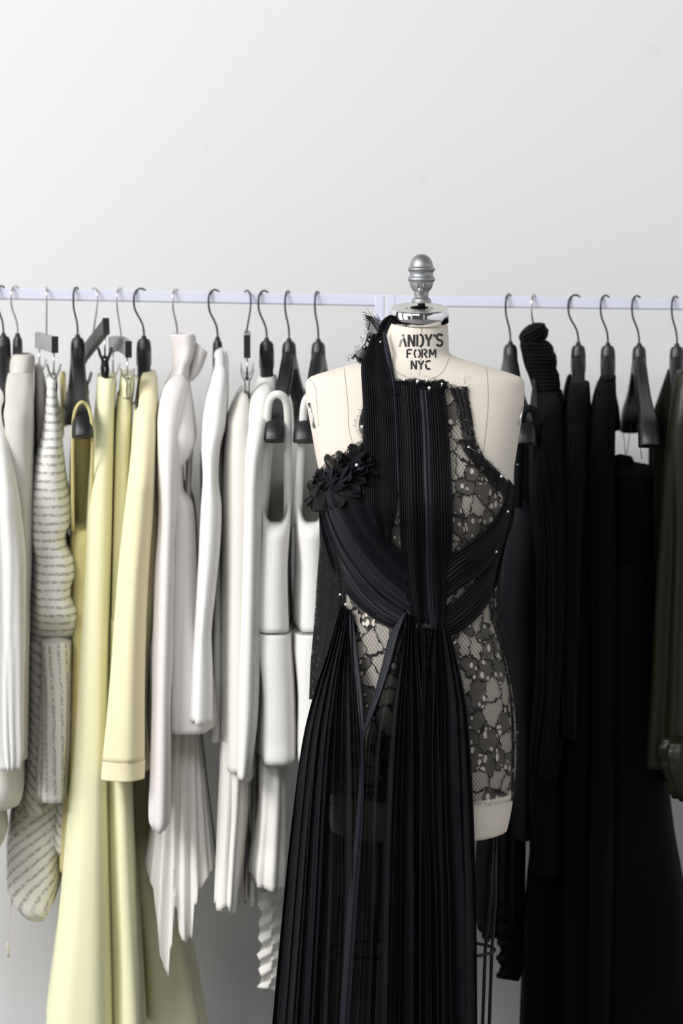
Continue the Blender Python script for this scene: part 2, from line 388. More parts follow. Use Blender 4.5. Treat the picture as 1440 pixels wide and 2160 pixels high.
# ================================================================ hangers
def hook_pts(r=.0185, neck=-.092, stem=0.0):
    cz = -r + .0045
    a = [(0, .008, neck), (0, .008, neck + .012), (0, .003, neck + .03), (0, -.0145, cz - .024), (0, -r, cz - .008)]
    a += [(0, -r * math.cos(t), cz + r * math.sin(t)) for t in np.linspace(0, PI * 1.02, 12)]
    a.append((0, r * .86, cz - .008))
    return cr(a, 44)
def hook_mesh(r=.0019, **k): v, f = tube(hook_pts(**k), r, 8); return mesh('hook', v, f)
def contour_body():
    """moulded wishbone hanger: raised neck, two sloping arms that swell into broad shoulders"""
    parts = []
    # neck block
    prof = [(.0045, 0.0), (.0095, -.002), (.0125, -.009), (.0135, -.022), (.0140, -.045), (.0138, -.062)]
    nv = 20; v = []
    for r, z in prof:
        wy = .0135 + (-z) * .22
        for i in range(nv):
            a = 2 * PI * i / nv; ca, sa = math.cos(a), math.sin(a)
            v.append((r * np.sign(ca) * abs(ca) ** .8, wy * np.sign(sa) * abs(sa) ** .8, z))
    parts.append((v, gridfaces(len(prof), nv, True) + [tuple(range(nv)), tuple((len(prof) - 1) * nv + i for i in range(nv))[::-1]]))
    path = [(.004, -.040), (.025, -.056), (.055, -.083), (.088, -.108), (.122, -.128), (.155, -.146), (.183, -.166), (.200, -.190), (.206, -.206)]
    hx = [.0130, .0132, .0135, .0140, .0150, .0168, .0190, .0200, .0203]
    hz = [.0240, .0210, .0190, .0180, .0180, .0190, .0215, .0215, .0200]
    pp = cr([(a, b, c, d) for (a, b), c, d in zip(path, hx, hz)], 30)
    for s in (-1, 1):
        v = []
        tg = np.gradient(pp[:, :2], axis=0); tg /= np.linalg.norm(tg, axis=1)[:, None]
        for k in range(len(pp)):
            ny, nz = -tg[k][1], tg[k][0]                     # upper normal
            for i in range(20):
                a = 2 * PI * i / 20; ca, sa = math.cos(a), math.sin(a)
                w = pp[k][2] * np.sign(ca) * abs(ca) ** .75; h = pp[k][3] * (np.sign(sa) * abs(sa) ** .8)
                if sa < 0: h *= .8
                v.append((w, s * (pp[k][0] + ny * h), pp[k][1] + nz * h))
        parts.append((v, gridfaces(30, 20, True) + [tuple(range(20)), tuple(29 * 20 + i for i in range(20))[::-1]]))
    for s in (-1, 1):                                       # inner struts of the wishbone opening
        parts.append(tube(cr([(0, s * .002, -.075), (0, s * .03, -.118), (0, s * .075, -.142)], 8), .0035, 6))
    v, f = join(*parts); return mesh('hanger_body', v, f)
def collar_mesh(): v, f = lathe([(0, .004), (.004, .004), (.0052, 0), (.0052, -.004), (0, -.004)], (0, 0, 0), 14); return mesh('collar', v, f)
ME = dict(hook=hook_mesh(), body=contour_body(), slim=contour_body(), thin=contour_body(), collar=collar_mesh(), longhook=hook_mesh(.0016, neck=-.100), clip=None)
G_H = 'black moulded clothes hangers'
for kk_, xs_ in (('slim', 1.05), ('thin', .7)):
  for v_ in ME[kk_].vertices:
    k_ = min(1, abs(v_.co.y) / .06); v_.co.x *= xs_ * (1 - (.14 if kk_ == 'slim' else .38) * k_); v_.co.y *= .80; v_.co.z *= .84
for v_ in ME['body'].vertices: v_.co.z *= .87
def instance(name, me, mat, parent, loc=(0, 0, 0), rot=(0, 0, 0), label=None):
    key = (me.name, mat)
    if len(me.materials) == 0: me.materials.append(MAT[mat])
    o = bpy.data.objects.new(name, me); COL.objects.link(o); o.parent = parent; o.location = loc; o.rotation_euler = rot
    if label: o['label'] = label
    return o
def hanger(px, label, hook_yaw=-28, body_yaw=0, slim=False, metal=False):
    z = pt(px, railtop(px), RY)
    t = thing('clothes_hanger', label, 'hanger', z, G_H)
    if slim: body_yaw += math.degrees((CX - px) / F)
    if metal:
        m2 = ME.setdefault('mhook', hook_mesh()); instance('hook', m2, 'steel', t, (0, 0, 0), (0, 0, math.radians(hook_yaw)), 'bare steel hook')
    else: instance('hook', ME['hook'], 'wire', t, (0, 0, 0), (0, 0, math.radians(hook_yaw)))
    hx, hy = -.008 * math.sin(math.radians(hook_yaw)), .008 * math.cos(math.radians(hook_yaw))
    instance('collar', ME['collar'], 'hanger', t, (hx, hy, -.0905))
    instance('shoulder_body', ME[('thin' if metal or slim == 'thin' else 'slim') if slim else 'body'], 'hanger', t, (hx, hy, -.092), (0, 0, math.radians(body_yaw)))
    return t
def clip_meshes():
    v, f = join(tube([(0, 0, 0), (0, 0, -.038)], .0016, 8)); a = mesh('clip_wire', v, f)
    P1 = []
    for s in (-1, 1):
        prof = [(s * .0085, -.018), (s * .0060, -.030), (s * .0022, -.040), (s * .0030, -.052), (s * .0016, -.066)]
        prof = [(x * 1.5, z * 1.2) for x, z in prof]; w = [.012, .014, .018, .019, .017]; v = []
        for (x, z), hw in zip(cr(prof, 12), np.interp(np.linspace(0, 1, 12), np.linspace(0, 1, 5), w)):
            v += [(x - .0007, -hw, z), (x + .0007, -hw, z), (x + .0007, hw, z), (x - .0007, hw, z)]
        P1.append((v, gridfaces(12, 4, True) + [(3, 2, 1, 0), (44, 45, 46, 47)]))
    P1.append(tube([(0, -.012, -.040), (0, .012, -.040)], .0032, 8))
    v, f = join(*P1); b = mesh('clip_jaws', v, f, smooth=False)
    return a, b
CW, CJ = clip_meshes(); CJd = CJ.copy(); CWd = CW.copy()
def clip_hanger(px, label, yaw, tilt=0, bar='greybar', hook_yaw=20, dark=False, length=.27, barh=.030, z0=-.088, hm='steel', bow=.0, drop=0.0):
    z = pt(px, railtop(px), RY)
    t = thing('clip_hanger', label, 'hanger', z, 'hangers with trouser clips')
    mk = 'k_' + hm
    if mk not in ME: ME[mk] = hook_mesh(.0017, neck=-.105)
    instance('hook', ME[mk], hm, t, (0, 0, 0), (0, 0, math.radians(hook_yaw)))
    c, s = math.cos(tilt), math.sin(tilt); hl = length / 2
    def rot(x, y, zz):
        y, zz = y * c - zz * s, y * s + zz * c
        ca, sa = math.cos(yaw), math.sin(yaw)
        return (x * ca - y * sa, x * sa + y * ca, zz + z0 - barh / 2 - drop)
    v = []; ns = 13
    for yy in np.linspace(-hl, hl, ns):
        dz = -bow * (yy / hl) ** 2
        for x, zz in ((-.0055, -barh / 2), (.0055, -barh / 2), (.0055, barh / 2), (-.0055, barh / 2)): v.append(rot(x, yy, zz + dz))
    b = bpy.data.objects.new('clip_bar', mesh('clip_bar', v, gridfaces(ns, 4, True) + [(3, 2, 1, 0), tuple(4 * ns - 4 + i for i in range(4))], smooth=False)); COL.objects.link(b); b.parent = t
    b.data.materials.append(MAT[bar])
    m = b.modifiers.new('bevel', 'BEVEL'); m.width = .0012; m.limit_method = 'ANGLE'
    for sg in (-1, 1):
        v = []
        for yy in (sg * hl, sg * (hl + .0025)):
            for x, zz in ((-.0062, -barh / 2 - .0006), (.0062, -barh / 2 - .0006), (.0062, barh / 2 + .0006), (-.0062, barh / 2 + .0006)): v.append(rot(x, yy, zz - bow))
        e = bpy.data.objects.new('end_cap', mesh('end_cap', v, gridfaces(2, 4, True) + [(3, 2, 1, 0), (4, 5, 6, 7)], smooth=False)); COL.objects.link(e); e.parent = b; e.data.materials.append(MAT['cap'])
        q = rot(0, sg * hl * .88, -barh / 2 - bow)
        w = instance('clip_wire', CWd if dark else CW, 'steel', t, q, (0, 0, yaw))
        instance('clip', CJd if dark else CJ, 'iron' if dark else 'steel', t, q, (0, 0, yaw), None if not dark else 'dark sprung clip')
    return t
hanger(3, 'black hanger cut by the left edge of the photo, first on the rail', -20, 0, slim=True)
hanger(33, 'black hanger with the stone turtleneck, second from the left edge', -20, 0, slim=True, metal=True)
hanger(161, 'black hanger with thin mustard straps looped over its bare shoulders', -12, 9)
hanger(297, 'black hanger inside the butter yellow jacket', -42, 0, slim=True)
hanger(371, 'hanger with a steel hook rising out of the blush high collar', -15, 0, slim=True, metal=True)
hanger(453, 'black hanger whose tip shows above the twisted white silk blouse', -38, 0, slim='thin')
hanger(557, 'black hanger inside the white cardigan beside the clipped ivory skirt', -35, 0, slim=True)
hanger(607, 'black hanger carrying the white strap dress with a black seam', -16, -7)
hanger(669, 'black hanger just behind the left shoulder of the dress form', -14, -7)
hanger(1073, 'black hanger just behind the right shoulder of the dress form', -24, 4)
hanger(1126, 'hanger with a steel hook inside the black roll neck sweater', -20, 0, slim=True, metal=True)
hanger(1213, 'black hanger with a wide hook, next right of the black roll neck', -52, 0, slim=True)
hanger(1277, 'narrow black hanger inside the plain black sweater', -38, -2.5, slim=True)
hanger(1343, 'black hanger with bare shoulders holding the skirt by thin loops', -38, -2)
hanger(1424, 'black hanger with the olive satin dress, last on the rail at right', -30, 0, slim=True)
clip_hanger(98, 'grey bar clip hanger holding the striped open weave top', .24, 0, 'greybar', 8)
clip_hanger(199, 'black bar clip hanger tilted steeply over the long yellow trousers', .27, -.24, 'bar', 24, dark=True, drop=-.004)
clip_hanger(253, 'bowed grey bar clip hanger over the yellow belt loop trousers', .21, .0, 'greybar', -14, bow=.006)
clip_hanger(521, 'grey and black clip hanger seen end on above the ivory pleated skirt', .04, 0, 'greybar', 24, dark=True, hm='wire', barh=.042, z0=-.078)
# ================================================================ garments on the left rack
G_W = 'white and cream garments on the left rack'; G_Y = 'yellow garments on the left rack'; G_B = 'black garments on the right rack'
def garment(name, label, cat, px, py, group, Y=RY):
    return thing(name, label, cat, pt(px, py, Y), group)
# 1 leftmost blouse
g = garment('blouse', 'ivory blouse with gathered sleeve at the left edge, on the first hanger', 'blouse', 20, 800, G_W)
cloth('bodice', g, 'ivory', [(800, -30, 20, .06), (850, -45, 26, .15), (960, -50, 38, .19), (1100, -55, 50, .19), (1250, -55, 58, .19), (1450, -55, 55, .19), (1660, -50, 55, .19), (1690, -46, 51, .18), (1702, -40, 46, .17)], folds=[(5, .006, .05)], seed=1)
cloth('sleeve', g, 'white', [(880, -25, 10, .045), (960, -28, 24, .05), (1080, -30, 42, .05), (1200, -28, 52), (1350, -25, 52), (1500, -20, 50), (1590, -14, 50), (1612, -8, 47), (1626, -5, 44)], Y=RY - .21, n=2.2, folds=[(6, .007, .02)], pleats=(15, .0035, .7), seed=2)
# 2 turtleneck
g = garment('turtleneck', 'stone coloured turtleneck between the ivory blouse and the striped top', 'sweater', 45, 750, G_W)
c_ = cloth('body', g, 'stone', [(782, 17, 70, .07), (800, 10, 70, .09), (830, 3, 70, .13), (880, -3, 71, .18), (1000, 0, 72, .19), (1100, 4, 71), (1300, 12, 64), (1600, 18, 58)], n=3.2, folds=[(4, .004, .1)], seed=3)
cloth('neckband', g, 'stone', [(748, 34, 66, .045), (751, 27, 71, .052), (762, 21, 73, .06), (775, 18, 72, .066), (787, 16, 70, .07)], n=2.3, seed=4, close_top=False)
cloth('sleeve', g, 'stone', [(768, 73, 86, .05), (810, 73, 96, .08), (860, 72, 100, .09), (920, 72, 92, .09), (1000, 70, 86), (1150, 66, 84), (1400, 64, 84)], Y=RY + .08, folds=[(3, .004, .0)], seed=5)
# 3 open weave top
g = garment('striped_top', 'white open weave striped top hung from a grey clip hanger', 'top', 110, 805, G_W)
cloth('bodice', g, 'weave', [(803, 101, 117, .15), (830, 99, 119, .16), (860, 97, 123), (900, 92, 130), (960, 78, 134, .17), (1020, 66, 140), (1070, 58, 149), (1110, 56, 151), (1135, 56, 143), (1155, 58, 146), (1180, 62, 162), (1215, 62, 165), (1240, 62, 156), (1262, 62, 155), (1285, 62, 168), (1330, 60, 173, .13), (1350, 58, 171, .10), (1367, 57, 166, .09)], n=3.2, nseg=64, folds=[(5, .004, .35)], wob=.002, seed=6)
cloth('waistband', g, 'white', [(798, 101, 118, .15), (803, 99.5, 119.5, .153), (820, 99.5, 119.5, .153)], n=3.2, seed=7)
cloth('slant_panel', g, 'weaved', [(1350, 58, 95, .05), (1450, 56, 94), (1600, 54, 92), (1720, 48, 90)], Y=RY - .04, folds=[(3, .004, 0)], seed=8)
cloth('upright_panel', g, 'weavev', [(1350, 88, 150, .06), (1450, 88, 150), (1560, 84, 148), (1640, 80, 142), (1692, 78, 139)], Y=RY - .10, folds=[(4, .005, 0)], seed=9)
cloth('rounded_tail', g, 'weavel', [(1640, 40, 140, .08), (1700, 28, 141, .09), (1760, 19, 139), (1820, 13, 132), (1870, 13, 127), (1900, 20, 120), (1925, 36, 110), (1941, 58, 98, .06)], Y=RY + .03, n=3.3, folds=[(3, .004, 0)], seed=10)
cloth('side_tail', g, 'weaved', [(1640, 120, 152, .05), (1720, 116, 150), (1780, 112, 146), (1802, 120, 140)], Y=RY - .02, seed=12)
th_ = obj('thread', mesh('thread', *tube(P(np.array([24, 21, 18, 17, 18]), np.array([1900, 1935, 1970, 1995, 2004]), RY), .0009, 6)), MAT['tagmat'], g)
v, f = ribbon(P(np.array([17, 17.5, 18.5]), np.array([1988, 2004, 2019]), RY), .0048, .001); obj('tag', mesh('tag', v, f), MAT['tagmat'], g, 'tiny cream tag on a thread')
# 4 mustard strap dress
g = garment('strap_dress', 'mustard dress with thin straps, between the striped top and the yellow trousers', 'dress', 170, 870, G_Y)
cloth('bodice', g, 'mustard', [(1112, 148, 196, .12), (1150, 147, 200, .13), (1300, 146, 203), (1400, 143, 203), (1500, 139, 203), (1650, 134, 203), (1830, 128, 202), (1850, 128, 202)], folds=[(5, .005, .1)], n=3, seed=13)
cloth('back_panel', g, 'mustard', [(880, 158, 192, .03), (930, 150, 197, .04), (1000, 147, 198), (1100, 148, 197), (1180, 150, 197)], Y=RY + .06, folds=[(4, .004, 0)], seed=14)
pts = [pt(x, y, Y_) for x, y, Y_ in ((154, 1120, RY - .13), (153, 1000, RY - .16), (154, 905, RY - .185), (158, 868, RY - .20), (170, 849, RY - .205), (184, 856, RY - .20), (193, 885, RY - .20), (195, 940, RY - .19), (194, 1020, RY - .16), (191, 1120, RY - .13))]
v, f = ribbon(cr(pts, 50), .0062); obj('strap', mesh('strap', v, f), MAT['mustard'], g)
pts = [pt(x, y, Y_) for x, y, Y_ in ((131, 920, RY + .17), (131, 840, RY + .185), (130, 795, RY + .195), (133, 787, RY + .21), (135, 800, RY + .225), (138, 900, RY + .225))]
v, f = ribbon(cr(pts, 30), .0075); obj('strap', mesh('strap', v, f), MAT['mustard'], g)
# 5 long yellow trousers
g = garment('trousers', 'long pale yellow wide trousers reaching the bottom of the photo', 'trousers', 225, 790, G_Y)
cloth('front_leg', g, 'yellow', [(789, 210, 243, .13), (795, 207, 244.5, .14), (830, 204, 243, .15), (900, 198, 241, .16), (1000, 189, 239, .17), (1200, 177, 236, .17), (1400, 166, 233), (1600, 154, 232), (1800, 138, 234, .18), (2000, 119, 238, .19), (2230, 92, 244, .2)], n=3.3, folds=[(4, .006, .25)], seed=15)
cloth('back_leg', g, 'yellow', [(1300, 232, 268, .14), (1500, 229, 272), (1700, 230, 280, .155), (1850, 232, 287), (2000, 236, 295), (2230, 238, 307, .17)], Y=RY - .01, n=3.3, folds=[(4, .007, 0)], seed=16)
# 6 belt loop trousers
g = garment('trousers', 'narrow pale yellow trousers with a belt loop, left of the butter yellow jacket', 'trousers', 266, 792, G_Y)
cloth('waistband', g, 'yellow', [(788, 258, 281, .12), (792, 254, 283, .125), (820, 252, 282.5, .13), (838, 250.5, 281, .13)], n=3, seed=17)
cloth('legs', g, 'yellow', [(830, 248, 280, .125), (900, 241, 278, .13), (1000, 236, 274), (1200, 231, 268), (1400, 229, 262), (1590, 234, 262)], n=3.3, folds=[(4, .005, .0)], seed=18)
cloth('flared_hem', g, 'yellow', [(1300, 262, 316, .10), (1500, 262, 318), (1650, 266, 322, .11), (1800, 275, 342), (1950, 288, 393), (2050, 296, 412), (2230, 302, 445, .13)], Y=RY + .16, n=3, folds=[(5, .008, .1)], seed=19, label='yellow hem hanging further back')
pts = [pt(x, y, RY - .06) for x, y in ((280, 797), (286, 792), (291, 800), (293, 815), (291, 832), (286, 846), (280, 852))]
v, f = ribbon(cr(pts, 24), .003, .008); obj('belt_loop', mesh('belt_loop', v, f), MAT['butter'], g)
# 7 jacket
g = garment('jacket', 'butter yellow jacket with a long straight sleeve', 'jacket', 315, 782, G_Y)
cloth('body', g, 'butter', [(780, 305, 322, .03), (783, 299, 327, .05), (800, 293, 331, .08), (830, 288, 332, .12), (870, 284, 332.5, .17), (950, 283, 333, .19), (1100, 285, 335), (1250, 285, 329), (1400, 280, 314), (1500, 275, 309), (1620, 268, 318)], n=3.3, folds=[(4, .005, .25)], seed=20)
cloth('sleeve', g, 'butter', [(846, 292, 324, .035), (870, 285, 328, .045), (910, 280, 329, .05), (960, 276, 327), (1080, 263, 321), (1200, 251, 312), (1350, 240, 305), (1500, 228, 303), (1609, 216.5, 303)], Y=RY - .20, n=2.2, folds=[(3, .006, .1)], seed=21)
cloth('cuff', g, 'butter', dome=0, close_top=False, rows=[(1609.3, 216.5, 303, .0503), (1625, 214.8, 303), (1648, 213, 303, .0503)], Y=RY - .20, n=2.2, folds=[(3, .006, -1)], seed=21)
# 8 blush top with pleated skirt
g = garment('dress', 'blush white dress with a flared high collar and a pleated zigzag skirt', 'dress', 385, 706, G_W)
cloth('collar', g, 'blush', [(705, 359, 411, .055), (712, 360, 414, .056), (730, 363, 415, .055), (752, 366, 410, .06), (775, 365, 400, .085), (796, 358, 398, .10), (812, 350, 400, .10)], n=2.3, folds=[(3, .004, -1)], close_top=False, seed=22, solid=.002)
p, f, uv = sheet([(413, 722), (409, 748), (402, 775), (397, 802)], [(437, 743), (431, 762), (421, 785), (404, 804)], lambda a, b, u, v: RY - .02 + 0 * a, 14, 20, lambda u, v: .012 * np.sin(u * 3) + 0 * v)
obj('collar_flap', mesh('collar_flap', p, f, uv), MAT['blush'], g, solid=.002)
cloth('bodice', g, 'blush', [(794, 361, 396, .075), (804, 356, 397, .095), (820, 347, 401, .12), (845, 338, 405, .15), (885, 332, 410, .18), (930, 331, 413, .205), (960, 332, 404), (990, 333, 386), (1030, 335, 387), (1065, 337, 408), (1120, 336, 414), (1200, 334, 417), (1300, 331, 424), (1400, 329, 446), (1470, 328, 463), (1515, 330, 466), (1533, 334, 461), (1541, 340, 446)], n=3.4, folds=[(4, .006, .1)], seed=23)
cloth('side_strip', g, 'blush', [(930, 397, 407, .03), (980, 393, 405), (1040, 392, 402), (1080, 392, 408)], Y=RY - .08, seed=24)
cloth('sleeve', g, 'blush', [(796, 366, 394, .02), (812, 353, 394, .03), (830, 344, 392, .04), (860, 336, 387, .045), (900, 332, 381, .047), (960, 332.5, 375, .047), (1080, 337, 370, .045), (1200, 330, 367), (1350, 326, 362), (1500, 323, 359), (1640, 320, 358), (1720, 317, 357), (1746, 319, 353), (1757, 326, 344, .03)], Y=RY - .2, n=2.2, folds=[(4, .006, .1)], wob=.0015, seed=25, close_bottom=True)
def zz(seq):
    xs = [a for a, b in seq]; ys = [b for a, b in seq]
    def h(x, w):
        xq = (math.floor(x * 15) + .5) / 15
        return float(np.interp(xq, xs, ys)) * .85 + .15 * float(np.interp(x, xs, ys)) + 14 * ((x * 15) % 1 - .5)
    return h
cloth('pleated_skirt', g, 'pleat', [(1500, 352, 420, .10), (1560, 346, 424, .11), (1650, 336, 432, .12), (1750, 322, 443, .13), (1838, 309, 453, .14)], n=3.4, nseg=220, pleats=(30, .0085, -.2), hem=zz([(0, 0), (.12, 40), (.25, 200), (.33, 215), (.42, 60), (.5, 130), (.62, 150), (.72, 40), (1, 0)]), skirt_t=.25, seed=26, nrow=60)
# 9 silk blouse
g = garment('silk_blouse', 'white silk blouse twisted at the neck, beside the blush dress', 'blouse', 465, 738, G_W)
cloth('neck_twist', g, 'cool', [(735, 456, 473, .03), (745, 452, 478, .04), (775, 450, 481, .06), (810, 444, 481, .08), (850, 434, 479, .12), (900, 429, 475, .13), (960, 432, 470, .13)], n=2.4, folds=[(6, .005, -1)], seed=27)
cloth('bodice', g, 'cool', [(830, 441, 480, .10), (880, 438, 476, .16), (1000, 440, 474, .17), (1200, 446, 470), (1400, 444, 470), (1560, 440, 468)], Y=RY + .03, n=3.4, folds=[(4, .005, 0)], seed=28)
cloth('sleeve', g, 'cool', [(775, 452, 479, .02), (810, 445, 480, .04), (850, 434, 478, .05), (900, 428, 474, .055), (950, 427, 462), (1010, 430, 458), (1080, 426, 464), (1150, 423, 461), (1250, 418, 451), (1350, 412, 442), (1430, 407, 445), (1527, 403, 444)], Y=RY - .19, n=2.3, folds=[(5, .007, .0)], seed=29)
cloth('sleeve', g, 'cool', [(950, 424, 440, .03), (1000, 422, 440), (1100, 424, 445), (1300, 428, 452)], Y=RY + .12, seed=30)
# 10 ivory pleated skirt on clips
g = garment('pleated_skirt', 'ivory skirt with fringe pleats, pinched in a dark clip', 'skirt', 516, 826, G_W)
cloth('upper', g, 'ivory', [(822, 509, 522, .12), (830, 504, 525, .14), (855, 492, 530, .17), (900, 477, 535, .21), (980, 471, 538, .225), (1100, 468, 540), (1300, 466, 540), (1500, 465, 538), (1620, 464, 536)], n=3, folds=[(4, .005, .2)], seed=31)
cloth('pleats', g, 'pleat', [(1560, 465, 528, .14), (1700, 461, 524), (1800, 458, 515), (1918, 454, 506, .15)], Y=RY - .06, n=3, nseg=200, pleats=(26, .006, -.1), folds=[(4, .004, 0)], hem=lambda x, w: 7 * math.sin(w * 60) + 6 * math.sin(w * 23), seed=32)
for i, (a, b, h) in enumerate(((508, 519, 1908), (517, 524, 1895), (527, 541, 1912))):
    cloth('loose_pleat', g, 'pleat', [(1600, a + 4, b + 2, .03), (1750, a + 2, b + 1), (h, a, b, .03)], Y=RY + .0 - .02 * i, seed=33 + i, pleats=(5, .002, 0))
# 11 cardigan
g = garment('cardigan', 'white cardigan with a long slim sleeve, right of the ivory pleated skirt', 'cardigan', 565, 790, G_W)
cloth('body', g, 'white', [(789, 556, 576, .03), (793, 548, 582, .05), (815, 539, 584, .09), (850, 527, 581, .15), (900, 519, 578, .18), (1000, 516, 570, .19), (1150, 510, 560), (1300, 506, 550), (1500, 501, 545), (1640, 500, 540)], n=3.4, folds=[(4, .005, .1)], seed=36)
cloth('sleeve', g, 'white', [(815, 542, 578, .03), (850, 528, 575, .045), (900, 519, 566, .055), (1000, 514, 549), (1150, 509, 548), (1300, 504, 546), (1500, 498, 541), (1600, 497, 531), (1643, 497, 525)], Y=RY - .2, n=2.3, folds=[(4, .007, .1)], seed=37)
# 12 and 13 strap dresses with black seam
def strap_dress(dx, label, seed):
    g = garment('strap_dress', label, 'dress', 585 + dx, 840, G_W)
    q = lambda rows: [(r[0], r[1] + dx, r[2] + dx) + tuple(r[3:]) for r in rows]
    cloth('bodice', g, 'white', q([(1097, 554, 607, .17), (1104, 550, 612, .215), (1130, 548, 614, .232), (1200, 546, 614), (1280, 543, 615), (1327, 542, 617)]), n=4.2, folds=[(3, .006, .0)], seed=seed, dome=0, close_top=False, top=lambda x: -64 * abs(2 * x - 1) ** 5)
    cloth('waist_seam', g, 'greyseam', q([(1329, 542.6, 616.4, .2318), (1330.6, 542.4, 616.6, .2319)]), n=4.2, seed=seed, label='thin dark seam', hem=lambda x, w: 3 - 10 * max(0, x - .6) / .4, skirt_t=-1, dome=0, solid=.0014)
    cloth('peplum', g, 'white', q([(1333, 542, 617, .232), (1400, 541, 620, .236), (1500, 539, 624), (1560, 537, 627), (1590, 538, 627, .24), (1604, 539, 626, .238)]), n=4.2, folds=[(3, .007, .1)], seed=seed + 1, dome=0)
    cloth('back_bodice', g, 'ivory', q([(880, 562, 600, .05), (960, 556, 606, .05), (1040, 553, 608), (1110, 552, 610)]), Y=RY + .12, seed=seed + 2)
    pts = [pt(x + dx, y, Y_) for x, y, Y_ in ((551, 1110, RY - .13), (556, 1000, RY - .16), (562, 905, RY - .19), (567, 850, RY - .205), (582, 832, RY - .21), (601, 842, RY - .205), (607, 880, RY - .19), (607, 980, RY - .16), (606, 1110, RY - .13))]
    v, f = ribbon(cr(pts, 60), .0145, .003); obj('strap', mesh('strap', v, f), MAT['white'], g)
    return g, q
g, q = strap_dress(0, 'white strap dress looped over a black hanger tip, with a pleated tail', 40)
def tail_hem(x, w): return 8 * math.sin(w * 80)
cloth('pleated_skirt', g, 'pleat', [(1590, 547, 606, .13), (1680, 542, 606, .14), (1780, 532, 606), (1840, 525, 605, .15), (1868, 524, 604, .15)], Y=RY - .05, n=3.3, nseg=160, pleats=(20, .006, -.1), folds=[(3, .008, 0)], hem=lambda x, w: -6 + 14 * x, seed=44)
# stepped handkerchief tail
def zigzag_tail(g, mat, xs, y0, y1, Y, step, amp, seed):
    nv = int((y1 - y0) / 3); nu = 28
    def disp(u, v):
        ph = v * (y1 - y0) / step
        return amp * (np.abs(((ph + .5 * (u > .5) + u * .9) % 1) - .5) * 2) + .010 * np.sin(u * PI) + .012 * (u > .5) * 0
    Lp = [(xs[0] + 3 * math.sin(i * 2.1), y) for i, y in enumerate(np.linspace(y0, y1, 12))]
    Rp = [(xs[1] + (0 if i < 10 else -6 * (i - 9)), y + (0 if i < 10 else 8)) for i, y in enumerate(np.linspace(y0, y1, 12))]
    p, f, uv = sheet(Lp, Rp, lambda a, b, u, v: Y + .03 * u + 0 * a, nu, nv, disp)
    # leave notches along the outer edge
    keep = []
    for q_ in f:
        j, i = divmod(q_[0], nu); ph = (j * 3 / step) % 1
        if i < 5 and i < 7 * abs(ph - .5): continue
        keep.append(q_)
    me = mesh('zigzag_tail', p, keep, uv, smooth=False); return obj('zigzag_tail', me, MAT[mat], g, solid=.0014)
zigzag_tail(g, 'pleat', (543, 602), 1855, 2082, RY - .06, 34, .012, 1)
g, q = strap_dress(76, 'white strap dress half hidden behind the left side of the dress form', 50)

# a longer white coat at the very end of the rail, added to shade the lower wall, only its edge in the photo
g = garment('coat', 'long pale coat, only a sliver showing at the left edge behind the ivory blouse', 'coat', -110, 800, G_W)
cloth('body', g, 'stone', [(790, -130, -90, .06), (850, -160, -65, .16), (1100, -175, -50, .19), (1500, -185, -20, .19), (1700, -190, 8, .19), (1770, -190, 18, .19), (1795, -185, 6, .18)], n=3, folds=[(5, .007, .1)], seed=90)
cloth('sleeve', g, 'stone', [(850, -155, -100, .04), (1000, -165, -100, .055), (1300, -170, -115), (1600, -172, -120)], Y=RY - .2, seed=91)
# ================================================================ black garments on the right rack
g = garment('strap_dress', 'dark navy strap dress with a stepped pleated tail, directly right of the dress form', 'dress', 1100, 870, G_B)
cloth('bodice', g, 'navycrepe', [(1056, 1086, 1094, .03), (1080, 1080, 1118, .08), (1112, 1068, 1150, .12), (1200, 1055, 1155, .15), (1300, 1046, 1152), (1400, 1055, 1150), (1600, 1078, 1140), (1770, 1075, 1138)], n=2.5, folds=[(3, .006, .3)], seed=60)
pts = [pt(x, y, Y_) for x, y, Y_ in ((1094, 1070, RY - .10), (1096, 980, RY - .16), (1099, 895, RY - .195), (1105, 868, RY - .205), (1118, 862, RY - .205), (1130, 880, RY - .195), (1132, 980, RY - .16), (1128, 1090, RY - .1))]
v, f = ribbon(cr(pts, 50), .014, .003); obj('strap', mesh('strap', v, f), MAT['navycrepe'], g)
cloth('back_bodice', g, 'blackcrepe', [(900, 1090, 1126, .04), (1000, 1084, 1132), (1120, 1082, 1140)], Y=RY + .1, seed=61)
cloth('pleated_skirt', g, 'chiffon', [(1600, 1030, 1112, .11), (1750, 1012, 1108), (1850, 1004, 1106), (1930, 1000, 1105)], n=3.2, nseg=180, pleats=(24, .006, -.2), folds=[(3, .006, 0)], hem=lambda x, w: 55 * (1 - abs(x - .35) / .65) + 8 * math.sin(w * 90), seed=62)
zigzag_tail(g, 'chiffon', (1046, 1105), 1905, 2062, RY - .10, 32, .012, 2)
g = garment('roll_neck_sweater', 'black ribbed roll neck sweater with a folded collar', 'sweater', 1130, 682, G_B)
rc = cloth('rolled_collar', g, 'knit', [(684, 1112, 1140, .03), (688, 1102, 1149, .042), (697, 1096, 1155, .05), (708, 1094, 1156, .053), (718, 1096, 1154, .05), (725, 1103, 1146, .042)], n=2.2, wob=.001, seed=63, yaw=.0, close_bottom=True, dome=14)
a_ = math.radians(-30); piv = np.array(pt(1126, 706, RY)) - np.array(g.location)
for v_ in rc.data.vertices:
    x_, z_ = v_.co.x - piv[0], v_.co.z - piv[2]; v_.co.x = piv[0] + x_ * math.cos(a_) + z_ * math.sin(a_); v_.co.z = piv[2] - x_ * math.sin(a_) + z_ * math.cos(a_)
cloth('neck', g, 'knit', [(715, 1099, 1148, .045), (728, 1097, 1161, .05), (745, 1100, 1170, .055), (775, 1107, 1174, .06), (800, 1117, 1178, .065), (830, 1124, 1184, .08)], n=2.2, wob=.0015, seed=64)
